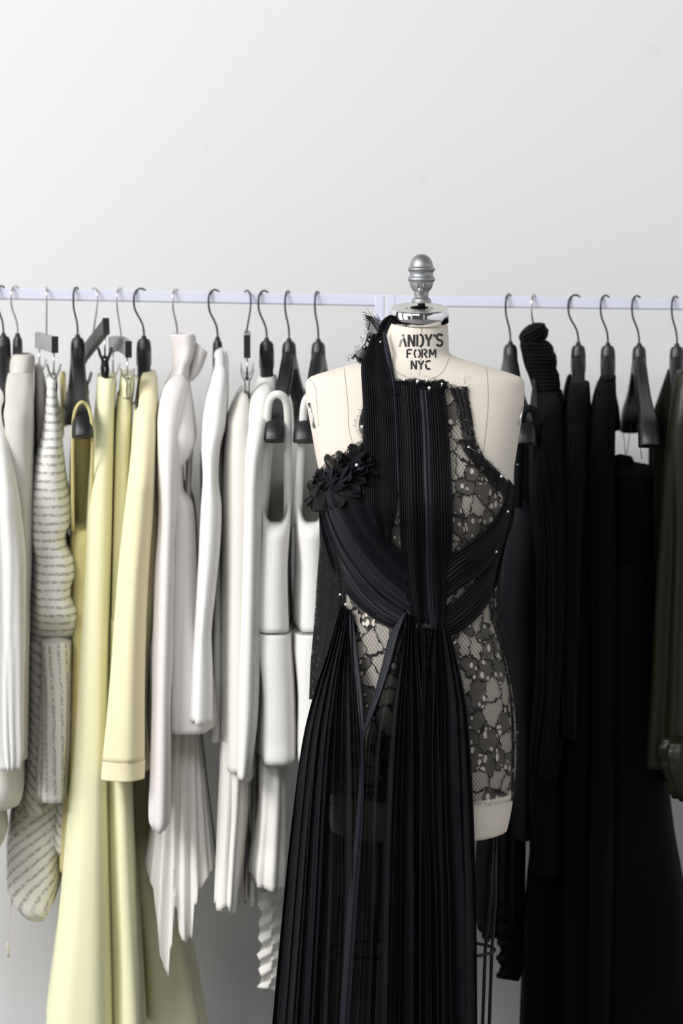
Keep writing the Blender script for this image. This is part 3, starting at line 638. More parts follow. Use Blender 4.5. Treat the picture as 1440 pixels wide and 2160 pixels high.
cloth('body', g, 'knitv', [(822, 1124, 1184, .08), (850, 1120, 1186, .12), (900, 1116, 1190, .17), (1000, 1116, 1195, .19), (1200, 1128, 1200), (1400, 1130, 1200), (1600, 1116, 1188), (1840, 1118, 1186)], n=3.2, folds=[(6, .007, .05)], wob=.001, seed=65)
cloth('sleeve', g, 'knitv', [(840, 1145, 1182, .03), (880, 1138, 1186, .045), (950, 1130, 1192, .055), (1100, 1142, 1200), (1250, 1145, 1202), (1400, 1142, 1198), (1550, 1132, 1185), (1645, 1120, 1172)], Y=RY - .2, n=2.2, folds=[(5, .008, .0)], wob=.0015, seed=66)
cloth('skirt', g, 'blackwool', [(1780, 1124, 1184, .14), (1900, 1110, 1184), (2000, 1104, 1184), (2230, 1096, 1184)], n=3.2, folds=[(4, .006, 0)], seed=67)
g = garment('long_coat', 'long black coat on the wide hooked hanger beside the roll neck', 'coat', 1215, 800, G_B)
cloth('body', g, 'blackwool', [(803, 1206, 1238, .085), (812, 1203, 1242, .11), (840, 1199, 1244, .15), (885, 1192, 1246, .18), (960, 1187, 1248, .19), (1200, 1184, 1252), (1500, 1186, 1252), (1800, 1182, 1252), (2230, 1178, 1256)], n=3.2, folds=[(5, .007, .1)], seed=68)
cloth('far_sleeve', g, 'blackwool', [(790, 1197, 1207, .02), (830, 1188, 1210, .05), (880, 1182, 1212, .06), (1000, 1180, 1214), (1200, 1180, 1214)], Y=RY + .14, seed=69)
cloth('near_sleeve', g, 'knitv', [(850, 1204, 1240, .03), (900, 1198, 1240, .045), (1000, 1185, 1235), (1200, 1180, 1225), (1420, 1182, 1220), (1560, 1184, 1216)], Y=RY - .2, n=2.2, folds=[(5, .008, 0)], seed=70)
g = garment('sweater', 'plain black sweater on the narrow hanger, left of the bare shouldered hanger', 'sweater', 1280, 795, G_B)
cloth('body', g, 'blackwool', [(796, 1270, 1295, .08), (800, 1267, 1297, .10), (830, 1259, 1298, .14), (885, 1247, 1297, .185), (960, 1242, 1296, .21), (1200, 1242, 1300), (1500, 1245, 1300), (1800, 1236, 1298), (2230, 1230, 1290)], n=3.2, folds=[(4, .005, .1)], seed=71)
cloth('far_sleeve', g, 'blackwool', [(800, 1262, 1270, .02), (840, 1250, 1272, .05), (900, 1242, 1272, .06), (1100, 1242, 1272)], Y=RY + .14, seed=72)
cloth('neckband', g, 'blackcrepe', [(792, 1268, 1296, .085), (799, 1265.5, 1298, .105), (804, 1264, 1298, .11)], n=2.4, seed=73)
g = garment('long_skirt', 'long flared black skirt hung on thin loops, lower right of the photo', 'skirt', 1340, 960, G_B)
cloth('waist', g, 'blackcrepe', [(962, 1292, 1322, .04), (970, 1290, 1333, .05), (984, 1288, 1339, .06), (993, 1287, 1380, .09), (1012, 1286, 1384, .13), (1200, 1281, 1388)], n=3, seed=74)
cloth('flare', g, 'blackcrepe', [(1180, 1281, 1388, .15), (1400, 1277, 1390), (1550, 1273, 1395), (1650, 1268, 1407, .16), (1780, 1262, 1422), (1900, 1255, 1442), (2050, 1247, 1455), (2230, 1238, 1468, .18)], n=3.2, folds=[(4, .008, .1)], seed=75)
for x0, x1, x2 in ((1311, 1317, 1319), (1330, 1325, 1320), (1344, 1349, 1353)):
    obj('hanger_loop', mesh('hanger_loop', *tube(P(np.array([x0, x1, x2]), np.array([895, 935, 968]), RY + (.12 if x0 < 1340 else -.12)), .0008, 6)), MAT['strap'], g)
g = garment('satin_dress', 'olive green satin dress with a crumpled cuff at the right edge', 'dress', 1430, 770, 'green garments on the right rack')
cloth('body', g, 'velvet', [(772, 1416, 1444, .04), (800, 1404, 1455, .07), (850, 1390, 1465, .12), (900, 1378, 1472, .16), (1000, 1374, 1480, .18), (1200, 1372, 1482), (1500, 1370, 1482), (1640, 1368, 1480)], Y=RY + .04, n=3.2, folds=[(4, .006, .1)], seed=76, label='dark velvet lining side')
cloth('far_sleeve', g, 'velvet', [(775, 1410, 1424, .02), (830, 1392, 1424, .05), (890, 1374, 1422, .06), (960, 1368, 1420), (1200, 1370, 1420)], Y=RY + .18, seed=77)
cloth('satin_side', g, 'olive', [(778, 1429, 1470, .03), (830, 1420, 1482, .05), (900, 1408, 1490, .06), (1000, 1398, 1496), (1150, 1388, 1500), (1300, 1378, 1500), (1450, 1370, 1500), (1560, 1362, 1500), (1626, 1357, 1498)], Y=RY - .17, n=2.5, folds=[(5, .010, .1)], seed=78)
cloth('cuff', g, 'olive', [(1560, 1398, 1470, .03), (1590, 1390, 1474, .04), (1620, 1396, 1478, .045), (1655, 1408, 1478), (1690, 1422, 1476, .03)], Y=RY - .24, n=2.2, folds=[(4, .009, -1)], wob=.002, seed=79)
# ================================================================ dress form
TT = np.array([
 (666, 884, 57, 56.5, 2.0), (682, 882, 61, 59.5, 2.0), (692, 880.3, 64, 61, 2.0), (720, 878.5, 67.5, 62, 2.0), (740, 878.5, 68, 63, 2.0), (748, 879, 72, 65, 2.0),
 (755, 878, 88, 70, 2.0), (763, 877, 116, 74, 2.0), (772, 876.5, 149, 78, 2.0), (781, 876, 180, 81, 2.05), (789, 875.5, 206, 84, 2.1),
 (795, 875.5, 221, 86, 2.15), (801, 875.3, 228, 88, 2.2), (810, 875, 231, 91, 2.25), (835, 875, 230.5, 97, 2.35), (870, 875.5, 226, 105, 2.45), (905, 876, 220, 112, 2.5),
 (960, 876.5, 211, 121, 2.45), (1000, 877, 204, 126, 2.4), (1050, 879, 200, 128, 2.3), (1100, 880, 191, 124, 2.2),
 (1150, 881, 177, 116, 2.1), (1200, 882, 163, 108, 2.05), (1250, 883, 156, 104, 2.0), (1290, 884, 157, 105, 2.0), (1350, 885, 171, 111, 2.0),
 (1420, 886, 188, 121, 2.05), (1500, 887, 199, 130, 2.1), (1580, 887, 202, 134, 2.1), (1650, 886, 199, 133, 2.1), (1700, 885, 194, 130, 2.1), (1745, 883.5, 186, 125, 2.1), (1764, 883, 179, 121, 2.1)], float)
def trow(py): return pchip(TT[:, 0], TT[:, 1:], np.asarray(py, float).ravel())
BUST = ((797, 1062), (972, 1062))
def bump(px, py): return sum(24 * np.exp(-(((px - bx) / 62) ** 2 + ((py - by) / 66) ** 2) / 1.4) for bx, by in BUST)
def frontY(px, py, grow=0.0):
    """depth of the form's front surface under image point px,py"""
    px = np.asarray(px, float); py = np.asarray(py, float); sh = px.shape
    px = px.ravel(); py = np.broadcast_to(py, sh).ravel()
    Y = np.full(px.shape, -.08)
    for _ in range(3):
        x0 = CX + (px - CX) * (D + Y) / D; y0 = HY + (py - HY) * (D + Y) / D
        r = trow(np.clip(y0, TT[0, 0], TT[-1, 0])); u = np.clip(np.abs(x0 - r[:, 0]) / (r[:, 1] + grow), 0, 1)
        Y = -((r[:, 2] + grow) * (1 - u ** r[:, 3]) ** (1 / r[:, 3]) + bump(x0, y0) * (1 - u ** 4)) * K
    return Y.reshape(sh)
def torso_mesh(nrow=170, nseg=128, grow=0.0, y0=674, y1=1748, span=None):
    q = np.linspace(y0, y1, nrow); r = trow(q)
    th = np.linspace(0, 2 * PI, nseg, endpoint=False) + PI / 2 if span is None else np.linspace(-span, span, nseg) - PI / 2
    V = []; UV = []
    for j in range(nrow):
        c, s = np.cos(th), np.sin(th); cx, a, b, n = r[j]; a += grow; b += grow
        x = a * np.sign(c) * np.abs(c) ** (2 / n); y = b * np.sign(s) * np.abs(s) ** (2 / n)
        y = np.where(s < 0, y - bump(cx + x, q[j]) * np.clip(-s, 0, 1) ** .5, y * .92)
        V.append(np.stack([(cx + x - CX) * K, y * K, np.full(nseg, CZ + (HY - q[j]) * K) + y * K * .17 * np.clip((712 - q[j]) / 34, 0, 1)], -1))
        L = np.r_[0, np.cumsum(np.hypot(np.diff(x), np.diff(y)))] * K
        UV.append(np.stack([L - L[-1] / 2, V[-1][:, 2]], -1))
    return np.concatenate(V), np.concatenate(UV), nrow, nseg
form = thing('dress_form', 'cream canvas dress form with stencilled neck and metal finial, wearing the black gown', 'dress form', pt(884, 1748, 0))
V, UV, nr, ns = torso_mesh()
f = gridfaces(nr, ns, True) + [tuple(range(ns))[::-1]]
# the underside is a flat board set a little inside the rim
low = V[-ns:].copy(); cen = low.mean(0); inn = cen + (low - cen) * .94
V = np.concatenate([V, inn + [0, 0, -.004], inn + [0, 0, .004]]); UV = np.concatenate([UV, UV[-ns:], UV[-ns:]])
f += [((nr - 1 + k) * ns + i, (nr - 1 + k) * ns + (i + 1) % ns, (nr + k) * ns + (i + 1) % ns, (nr + k) * ns + i) for k in range(2) for i in range(ns)]
f.append(tuple((nr + 1) * ns + i for i in range(ns)))
torso = obj('torso', mesh('torso', V, f, UV), MAT['linen'], form)
def on_torso(pts, lift=.0006):
    a = np.asarray(pts, float); Y = frontY(a[:, 0], a[:, 1]) - lift; return P(a[:, 0], a[:, 1], Y)
for line in (((888, 688), (889, 720), (887, 760), (885, 792)), ((725, 772), (728, 800), (733, 850), (736, 905), (746, 945), (752, 970)),
             ((1026, 778), (1028, 805), (1029, 845), (1026, 890), (1021, 935), (1017, 965)), ((822, 768), (835, 783), (856, 795), (885, 803)), ((885, 803), (915, 797), (935, 782), (946, 756)),
             ((652, 800), (664, 815), (668, 850), (672, 900))):
    obj('seam', mesh('seam', *tube(on_torso(cr(line, 40), .0001), .00050, 5)), MAT['seam'], torso, 'stitched seam line')
# metal neck: chrome band, tilted cap plate, black socket, iron rod and cast finial
nc = (pt(884, 650, 0)[0], 0.0, pt(884, 650, 0)[2]); TL = math.radians(10.0); R0 = 61.5 * K
obj('neck_band', mesh('neck_band', *lathe([(R0 - .003, .0005), (R0 - .001, .0005), (R0, -.001), (R0 + .0016, -.0225), (R0 - .002, -.0225)], nc, 72, 0, math.tan(TL))), MAT['chrome'], form, 'polished chrome band')
obj('neck_cap', mesh('neck_cap', *lathe([(R0 - .0012, -.003), (R0 - .0012, .0004), (R0 - .003, .0012), (.0175, .0012), (.016, .0006)], nc, 64, 0, math.tan(TL))), MAT['plate'], form, 'dull metal cap plate')
cap_s = obj('socket', mesh('socket', *lathe([(.0165, .0010), (.013, -.004), (.004, -.012), (0, -.012)], nc, 40, 0, math.tan(TL))), MAT['iron'], form, 'black socket hole')
for a in (-38, 38):
    x = math.sin(math.radians(a)) * .036; y = -math.cos(math.radians(a)) * .012
    c_ = (nc[0] + x, nc[1] + y * math.cos(TL), nc[2] + y * math.sin(TL) + .0012)
    obj('screw_hole', mesh('screw_hole', *lathe([(.0026, .0002), (0, .0003)], c_, 12, TL)), MAT['iron'], form)
fx = pt(888.5, 600, 0)[0]
def fz(py): return CZ + (HY - py) * K
obj('rod', mesh('rod', *lathe([(.0064, fz(632)), (.0064, fz(655)), (0, fz(655))], (fx, 0, 0), 24)), MAT['iron'], form)
prof = [(0, 535.8), (7, 536.6), (13, 539.5), (18.5, 545), (22.5, 552), (24.3, 558), (24.8, 561.5), (25.6, 563), (28.2, 565.5), (29.2, 568), (28.5, 570), (26, 572.5), (24.9, 576), (24.9, 580), (26, 583), (28.4, 586.5), (29.3, 589.5), (28.3, 592), (25.8, 594), (25, 597), (24, 602), (21.5, 608), (17.5, 613), (15.6, 615), (15.3, 618), (15, 622), (14.6, 624), (14.3, 625.5), (15.6, 627), (18.5, 630), (20.3, 633), (20.8, 636), (20.5, 638.5), (19.5, 639.3), (6, 639.5), (0, 639.5)]
pr = cr(prof, 150)
fin = obj('finial', mesh('finial', *lathe([(max(0, a) * K, fz(b)) for a, b in pr], (fx, 0, 0), 56)), MAT['cast'], form, 'cast grey metal acorn finial')
c_ = pt(886, 612, -.021)
v = []
for r, y in ((0, -.0035), (.0035, -.0035), (.0047, -.0022), (.0052, 0), (.0056, .010)):
    for i in range(20): v.append((c_[0] + r * math.cos(2 * PI * i / 20), c_[1] + y + .002, c_[2] + r * math.sin(2 * PI * i / 20)))
obj('set_screw', mesh('set_screw', v, gridfaces(5, 20, True)), MAT['cast'], fin)
for s in (-1, 1):
    obj('cast_rib', mesh('cast_rib', *tube([pt(886 + s * 6.6, 598, -.0205), pt(886 + s * 6.4, 606, -.0195), pt(886 + s * 6.8, 612, -.0165)], .0011, 6)), MAT['cast'], fin)
# stencil lettering
def arc(cx, cy, rx, ry, a0, a1, n=12): return [(cx + rx * math.cos(math.radians(a)), cy + ry * math.sin(math.radians(a))) for a in np.linspace(a0, a1, n)]
GL = {'A': [[(0, 0), (.2, .62)], [(.30, .95), (.33, 1.0), (.40, .80)], [(.42, .72), (.62, 0)]],
      'N': [[(.05, 0), (.05, 1)], [(.08, .98), (.55, .02)], [(.58, 0), (.58, 1)]],
      'D': [[(.05, 0), (.05, 1)], [(.28, .99)] + arc(.30, .5, .32, .49, 88, -88) + [(.28, .01)]],
      'Y': [[(0, 1), (.24, .52)], [(.62, 1), (.30, .46), (.30, 0)]], "'": [[(.08, 1), (.05, .78)]],
      'S': [arc(.30, .745, .27, .245, 20, 262, 14) + arc(.30, .255, .27, .245, 82, -160, 14)],
      'F': [[(.05, 0), (.05, .97)], [(.10, .96), (.55, .96)], [(.12, .50), (.45, .50)]],
      'O': [arc(.30, .5, .29, .48, 108, 252), arc(.36, .5, .29, .48, 72, -72)],
      'R': [[(.05, 0), (.05, 1)], [(.26, .97)] + arc(.28, .73, .26, .24, 88, -88) + [(.24, .49)], [(.30, .44), (.58, 0)]],
      'M': [[(.05, 0), (.05, .98)], [(.09, .98), (.38, .28)], [(.38, .28), (.68, .98)], [(.72, .98), (.72, 0)]],
      'C': [arc(.34, .5, .32, .48, 52, 150), arc(.34, .5, .32, .48, 165, 305)]}
ADV = {'M': .98, "'": .24}
def lettering(name, word, x0, x1, ybase, h, slope, parent, stroke, fade=()):
    adv = [ADV.get(ch, .82) for ch in word]; tot = sum(adv) - .2; sx = (x1 - x0) / tot; cur = 0; parts = {0: [], 1: []}
    for ci, ch in enumerate(word):
        for st in GL[ch]:
            a = np.array(st, float); X = x0 + (cur + a[:, 0]) * sx; Yp = ybase - a[:, 1] * h + slope * (X - (x0 + x1) / 2)
            n = max(8, len(a)); pl = np.stack([X, Yp], -1); t = np.linspace(0, len(a) - 1, n * 2)
            pl = np.stack([np.interp(t, range(len(a)), pl[:, 0]), np.interp(t, range(len(a)), pl[:, 1])], -1)
            tg = np.gradient(pl, axis=0); tg /= np.linalg.norm(tg, axis=1)[:, None]; nn = np.stack([-tg[:, 1], tg[:, 0]], -1) * stroke / 2
            lo = on_torso(pl + nn, .0005); hi = on_torso(pl - nn, .0005)
            v = np.empty((2 * len(pl), 3)); v[0::2] = lo; v[1::2] = hi
            ff = [(2 * k, 2 * k + 1, 2 * k + 3, 2 * k + 2) for k in range(len(pl) - 1)]
            parts[1 if (ci, GL[ch].index(st)) in fade else 0].append((v, ff))
        cur += adv[ci]
    v, ff = join(*parts[0]); obj(name, mesh(name, v, ff), MAT['ink'], parent, {6: 'top line of black stencil letters', 4: 'middle line of black stencil letters', 3: 'lowest line of black stencil letters'}[len(word)], solid=.0002)
    if parts[1]:
        v, ff = join(*parts[1]); obj(name, mesh(name, v, ff), MAT['fadedink'], parent, 'faded stencil letter strokes', solid=.0002)
lettering('stencil_lettering', "ANDY'S", 842, 934, 730.5, 25, -.018, torso, 4.4, {(0, 0), (0, 1)})
lettering('stencil_lettering', 'FORM', 857.5, 919.5, 754.5, 18, -.01, torso, 3.4)
lettering('stencil_lettering', 'NYC', 866.5, 908.5, 779, 18.5, -.0, torso, 3.7)
# arm plates: thin metal discs clamped on the cut shoulders
for s, cx_, cy_ in ((-1, 663, 882), (1, 1092, 880)):
    c0 = pt(cx_ + s * 1.0, cy_, .0); v = []
    for r, dx in ((0, .0015), (.7, .0015), (1, .0015), (1, -.001), (.7, -.001), (0, -.001)):
        for i in range(28):
            a = 2 * PI * i / 28; zz_ = r * .026 * math.sin(a)
            v.append((c0[0] + s * (dx + zz_ * .28), r * .034 * math.cos(a) - .005, c0[2] + zz_))
    obj('arm_plate', mesh('arm_plate', v, gridfaces(6, 28, True)), MAT['plate'], form, 'metal plate on the cut shoulder')
v, f = ribbon(on_torso([(652, 850), (656, 868), (660, 888), (663.5, 902)], .003), .0055, .0025); obj('shoulder_clamp', mesh('shoulder_clamp', v, f), MAT['steel'], form)
# wire cage and pole under the torso
def ellipse(cx, py, rx, ry, n=60): 
    c0 = pt(cx, py, 0); return [(c0[0] + rx * K * math.cos(2 * PI * i / n), ry * K * math.sin(2 * PI * i / n), c0[2]) for i in range(n)]
obj('cage_ring', mesh('cage_ring', *tube(ellipse(869, 2003, 174, 74), .0028, 8, closed=True)), MAT['iron'], form)
for i, (xa, ya, xb, yb) in enumerate(((702, .0, 724, -.02), (792, -.05, 803, -.04), (786, .055, 800, .05), (1037, -.015, 1046, -.01), (1023, .035, 1040, .03))):
    obj('cage_rod', mesh('cage_rod', *tube([pt(xb, 1750, yb), pt((xa + xb) / 2 + 3, 1900, (ya + yb) / 2), pt(xa, 2003, ya), pt(xa - 9, 2260, ya)], .0030, 8)), MAT['iron'], form)
zb = pt(884, 1750, 0)[2]; px_ = pt(884, 0, 0)[0]
obj('pole', mesh('pole', *lathe([(.014, zb), (.014, .06), (.02, .055), (.03, .04)], (px_, 0, 0), 24)), MAT['iron'], form)
v, f = join(*[tube([(px_, 0, .05), (px_ + .28 * math.cos(a), .28 * math.sin(a), .014)], .012, 10) for a in (PI / 4, 3 * PI / 4, 5 * PI / 4, 7 * PI / 4)])
obj('stand_base', mesh('stand_base', v, f), MAT['iron'], form)
# ================================================================ the gown pinned on the form
gown = thing('evening_gown', 'black lace and pleated chiffon gown pinned on the dress form, trailing to the floor', 'gown', pt(884, 1500, -.05))
def surf(off): return lambda px, py, u, v: frontY(px, py) - off
def panel(name, mat, Lp, Rp, off, nu=60, nv=70, pl=0, amp=.002, wander=0.0, soft=0.0, label=None, depth=None, solid=.0008, edge=.6, seed=0, uneven=.5, parent=None, ridge=0.0):
    """draped strip with lengthwise pleats standing off the form"""
    rg = np.random.default_rng(seed + 100); ph = rg.uniform(0, 6.28, 6)
    def disp(u, v):
        d = 0 * u * v
        if pl:
            w = u + uneven * .04 * np.sin(u * 9 + ph[0]) + wander * np.sin(v * 3 + ph[1]) * .02
            d = d + amp * tri(w * pl) * (1 - .45 * np.sin(w * 5.3 + ph[2]) ** 2)
        if soft: d = d + soft * (np.sin(u * 6.5 + ph[3] + v * 1.2) * .6 + .4 * np.sin(u * 13 + ph[4] - v * 2))
        if ridge:
            for a_, b_, c__ in ((7.3, ph[5], 1.4), (12.7, ph[1], -2.0)): d = d + ridge * (1 - np.abs(np.sin(u * a_ + b_ + c__ * v * .35))) ** 3
        return d - edge * .004 * (np.abs(u * 2 - 1) ** 8)
    dp = depth or surf(off)
    p, f, uv = sheet(Lp, Rp, dp, nu, nv, disp)
    return obj(name, mesh(name, p, f, uv), MAT[mat], parent or gown, label, solid=solid)
def fringe(name, pts_px, off, length, direction, n, mat='lace_thread', depth=None, spread=.5, r=.00028, seed=0):
    rg = np.random.default_rng(seed); q = cr(pts_px, n); parts = []
    for i in range(n):
        a = q[i]; L = length * rg.uniform(.4, 1.25); dx, dy = direction[0] + rg.normal(0, spread * .4), direction[1] + rg.normal(0, spread * .4)
        b = (a[0] + dx * L * .55 + rg.normal(0, .8), a[1] + dy * L * .55); c = (a[0] + dx * L + rg.normal(0, 1.5), a[1] + dy * L)
        Y = (frontY(np.array([a[0]]), np.array([a[1]]))[0] if depth is None else depth) - off
        parts.append(tube([pt(a[0], a[1], Y), pt(b[0], b[1], Y - .0008), pt(c[0], c[1], Y - .0004)], r, 4, caps=False))
    v, f = join(*parts); o = obj(name, mesh(name, v, f), MAT[mat], gown); o['kind'] = 'stuff'; return o
MAT['lace_thread'] = pbr('lace_thread', (.008, .008, .009), .8)
# ---- lace under-layer: a shell a few millimetres off the canvas, cut to the neckline and armholes
def edge_at(poly, y): return np.interp(y, [b for a, b in poly], [a for a, b in poly])
LE = [(828, 795), (826, 830), (812, 870), (778, 885), (764, 905), (762, 930), (752, 950), (724, 965), (705, 980), (690, 1000), (676, 1012), (660, 1030), (600, 1060), (500, 1200), (500, 1700)]
RE = [(938, 795), (940, 806), (985, 815), (990, 850), (998, 900), (1009, 955), (1030, 978), (1050, 995), (1066, 1012), (1090, 1030), (1200, 1060), (1300, 1200), (1300, 1700)]
V, UV, nr, ns = torso_mesh(330, 300, 3.2, 785, 1664, PI * .62)
S3 = F / (D + V[:, 1]); px = CX + V[:, 0] * S3; py = HY - (V[:, 2] - CZ) * S3
ok = (px > edge_at(LE, py)) & (px < edge_at(RE, py)) & (py > 798 + 10 * np.clip((px - 900) / 85, 0, 1) - 4 * np.sin(px * .11))
ok |= (py > 1060)
f = [q for q in gridfaces(nr, ns) if all(ok[i] for i in q)]
used = sorted({i for q in f for i in q}); mp = {o: n for n, o in enumerate(used)}
obj('lace_layer', mesh('lace_layer', V[used], [[mp[i] for i in q] for q in f], UV[used]), MAT['lace'], gown, 'corded black lace over the canvas')
fringe('eyelash_fringe', [(1000, 1690), (1040, 1691), (1076, 1685)], .004, 9, (0, 1), 26, spread=.25, seed=1)
fringe('eyelash_fringe', [(690, 1692), (800, 1694), (1000, 1692)], .004, 7, (0, 1), 40, spread=.25, seed=2)
# dense folded lace along the armhole and neck edge
panel('lace_border', 'denselace', [(948, 818), (962, 860), (972, 910), (985, 952), (1012, 985), (1046, 1022), (1064, 1052)], [(986, 815), (992, 860), (1000, 910), (1010, 955), (1034, 976), (1056, 1000), (1074, 1024)], .006, 30, 60, pl=3, amp=.0015, seed=3)
panel('lace_border', 'denselace', [(962, 925), (985, 962), (1015, 995), (1052, 1040)], [(1004, 928), (1022, 965), (1046, 990), (1070, 1014)], .008, 30, 50, pl=4, amp=.002, seed=4)
panel('lace_border', 'denselace', [(764, 862), (758, 885), (757, 905), (764, 930), (752, 958), (720, 985), (690, 1008)], [(790, 850), (786, 885), (784, 910), (790, 940), (780, 975), (755, 1005), (725, 1025)], .006, 30, 60, pl=3, amp=.0015, seed=5)
fringe('lace_fringe', [(764, 858), (758, 875), (752, 898), (762, 925), (758, 945)],   .005, 5, (-.9, -.25), 34, seed=6, spread=.9)
fringe('lace_fringe', [(754, 952), (728, 966), (704, 978), (690, 998), (676, 1006)], .006, 5, (-.45, -.85), 46, seed=7, spread=.9)
fringe('lace_fringe', [(830, 802), (850, 793), (880, 791), (905, 797), (935, 803), (985, 814)], .006, 4, (-.1, -.9), 26, seed=8, spread=1.2, r=.0002)
fringe('lace_fringe', [(986, 815), (994, 870), (1010, 955), (1036, 978), (1062, 1004)], .005, 4, (.8, -.4), 46, seed=9, spread=.8)
# lace hanging down the left side, behind
panel('lace_side', 'darklace', [(672, 1065), (674, 1150), (668, 1230), (662, 1320), (655, 1400), (652, 1475)], [(700, 1090), (716, 1180), (728, 1260), (718, 1340), (706, 1420), (694, 1480)], 0, 30, 80, pl=3, amp=.004, depth=lambda a, b, u, v: .03 - .05 * u + 0 * a, seed=10)
panel('lace_side', 'denselace', [(1030, 1160), (1030, 1240), (1036, 1300), (1058, 1380), (1076, 1480), (1080, 1600), (1078, 1690)], [(1068, 1120), (1055, 1230), (1060, 1300), (1078, 1380), (1092, 1470), (1095, 1580), (1088, 1688)], 0, 24, 80, pl=2, amp=.002, depth=lambda a, b, u, v: frontY(a, b) - .005 + .02 * u, seed=11)
panel('lace_backing', 'sheer', [(674, 1065), (676, 1150), (670, 1230), (664, 1320), (657, 1400), (654, 1472)], [(700, 1090), (716, 1180), (728, 1260), (718, 1340), (706, 1420), (694, 1478)], 0, 30, 80, pl=2, amp=.003, depth=lambda a, b, u, v: .045 - .05 * u + 0 * a, seed=10, solid=0)
# ---- pleated halter strap over the left shoulder
panel('halter_strap', 'chiffon', [(786, 706), (774, 735), (762, 768), (763, 810), (765, 860), (767, 930), (768, 1000), (770, 1060), (790, 1110), (806, 1150)], [(806, 700), (812, 735), (824, 790), (830, 840), (835, 900), (838, 960), (839, 1020), (836, 1080), (828, 1110), (822, 1150)], 0, 150, 110, pl=17, amp=.0014, soft=.0035, wander=1, depth=lambda a, b, u, v: np.where(b < 800, np.minimum(frontY(a, np.maximum(b, 800)) * np.clip((b - 690) / 110, 0, 1) - .008, frontY(a, b) - .008), frontY(a, b) - .009), seed=12)
panel('halter_strap', 'navy', [(806, 700), (812, 745), (822, 790), (828, 840), (832, 900), (836, 980), (838, 1040)], [(812, 697), (823, 745), (831, 790), (836, 840), (839, 900), (842, 980), (843, 1040)], 0, 14, 60, soft=.0015, depth=lambda a, b, u, v: frontY(a, np.maximum(b, 790)) * np.clip((b - 640) / 150, .3, 1) - .0085, seed=13, label='flat satin edge of the strap')
# ---- long pleated centre panel hanging from the neckline
panel('centre_panel', 'chiffon', [(830, 812), (836, 870), (839, 950), (841, 1040), (843, 1120), (848, 1200), (856, 1260), (866, 1300)], [(892, 812), (898, 900), (902, 1000), (904, 1100), (904, 1200), (906, 1270), (905, 1318)], .012, 110, 100, pl=11, amp=.0016, soft=.0045, wander=1, seed=14)
panel('centre_panel', 'chiffon', [(888, 812), (894, 900), (898, 1000), (900, 1100), (902, 1200), (910, 1270), (918, 1330)], [(938, 830), (945, 900), (951, 1000), (954, 1090), (952, 1180), (944, 1250), (932, 1335)], .0135, 110, 100, pl=11, amp=.0016, soft=.0045, wander=1, seed=15)
panel('centre_panel', 'navy', [(884, 822), (890, 900), (893, 1000), (897, 1100), (899, 1200), (902, 1270), (908, 1325)], [(900, 822), (905, 900), (908, 1000), (910, 1100), (911, 1200), (914, 1270), (920, 1330)], .0175, 16, 80, soft=.002, seed=16, label='flat satin fold between the pleats')
# gathered neckline ruffle
panel('neckline_ruffle', 'chiffon', [(828, 803), (829, 812), (830, 822), (831, 832)], [(942, 808), (941, 814), (939, 820), (937, 828)], 0, 200, 14, pl=26, amp=.0016, soft=.002, seed=17, depth=lambda a, b, u, v: frontY(a, b) - .0165 + .004 * v)
panel('neckline_lace', 'denselace', [(829, 798), (829, 805), (830, 812)], [(946, 805), (946, 812), (945, 820)], .010, 100, 8, pl=9, amp=.002, seed=18)
# ---- wrapped bands across the bust and waist
def band(name, mat, up, lo, off, pl, amp, seed, soft=.002, nu=70, label=None): return panel(name, mat, up, lo, off, nu, 80, pl=pl, amp=amp, soft=soft, seed=seed, label=label)
band('wrap_lining', 'chiffon', [(735, 1010), (766, 1050), (806, 1124), (834, 1155), (862, 1196)], [(674, 1060), (690, 1138), (722, 1216), (770, 1272), (850, 1316)], .0055, 6, .0008, 27)
band('wrap_band', 'chiffon', [(742, 1006), (766, 1040), (780, 1082), (806, 1118), (832, 1148), (852, 1172), (866, 1196)], [(690, 1030), (712, 1066), (736, 1112), (768, 1162), (806, 1206), (840, 1236), (868, 1256)], .010, 12, .0020, 20, nu=120)
band('wrap_band', 'navy', [(698, 1030), (716, 1072), (742, 1124), (774, 1172), (812, 1216), (846, 1244), (868, 1262)], [(678, 1042), (694, 1090), (720, 1146), (752, 1196), (790, 1238), (832, 1272), (866, 1292)], .009, 2, .003, 21, soft=.004)
band('wrap_band', 'navy', [(682, 1052), (700, 1106), (726, 1160), (758, 1206), (796, 1250), (838, 1284), (866, 1300)], [(673, 1066), (686, 1128), (706, 1184), (734, 1234), (772, 1278), (818, 1310), (858, 1318)], .008, 2, .003, 22, soft=.004)
band('wrap_band', 'chiffon', [(674, 1064), (688, 1130), (708, 1188), (736, 1238), (774, 1282), (818, 1312), (854, 1318)], [(671, 1072), (680, 1130), (697, 1188), (722, 1240), (756, 1280), (800, 1312), (846, 1330)], .006, 5, .0016, 23)
band('wrap_band', 'chiffon', [(1072, 1010), (1066, 1052), (1046, 1092), (1016, 1124), (982, 1150), (952, 1172), (930, 1196)], [(1088, 1030), (1084, 1090), (1066, 1146), (1040, 1186), (1006, 1216), (968, 1244), (930, 1272)], .010, 9, .0018, 24, nu=100)
band('wrap_band', 'chiffon', [(1084, 1060), (1070, 1120), (1052, 1166), (1026, 1204), (992, 1236), (958, 1268), (930, 1296)], [(1078, 1100), (1062, 1168), (1050, 1226), (1032, 1268), (1006, 1304), (966, 1336), (934, 1346)], .009, 8, .0018, 25, nu=100)
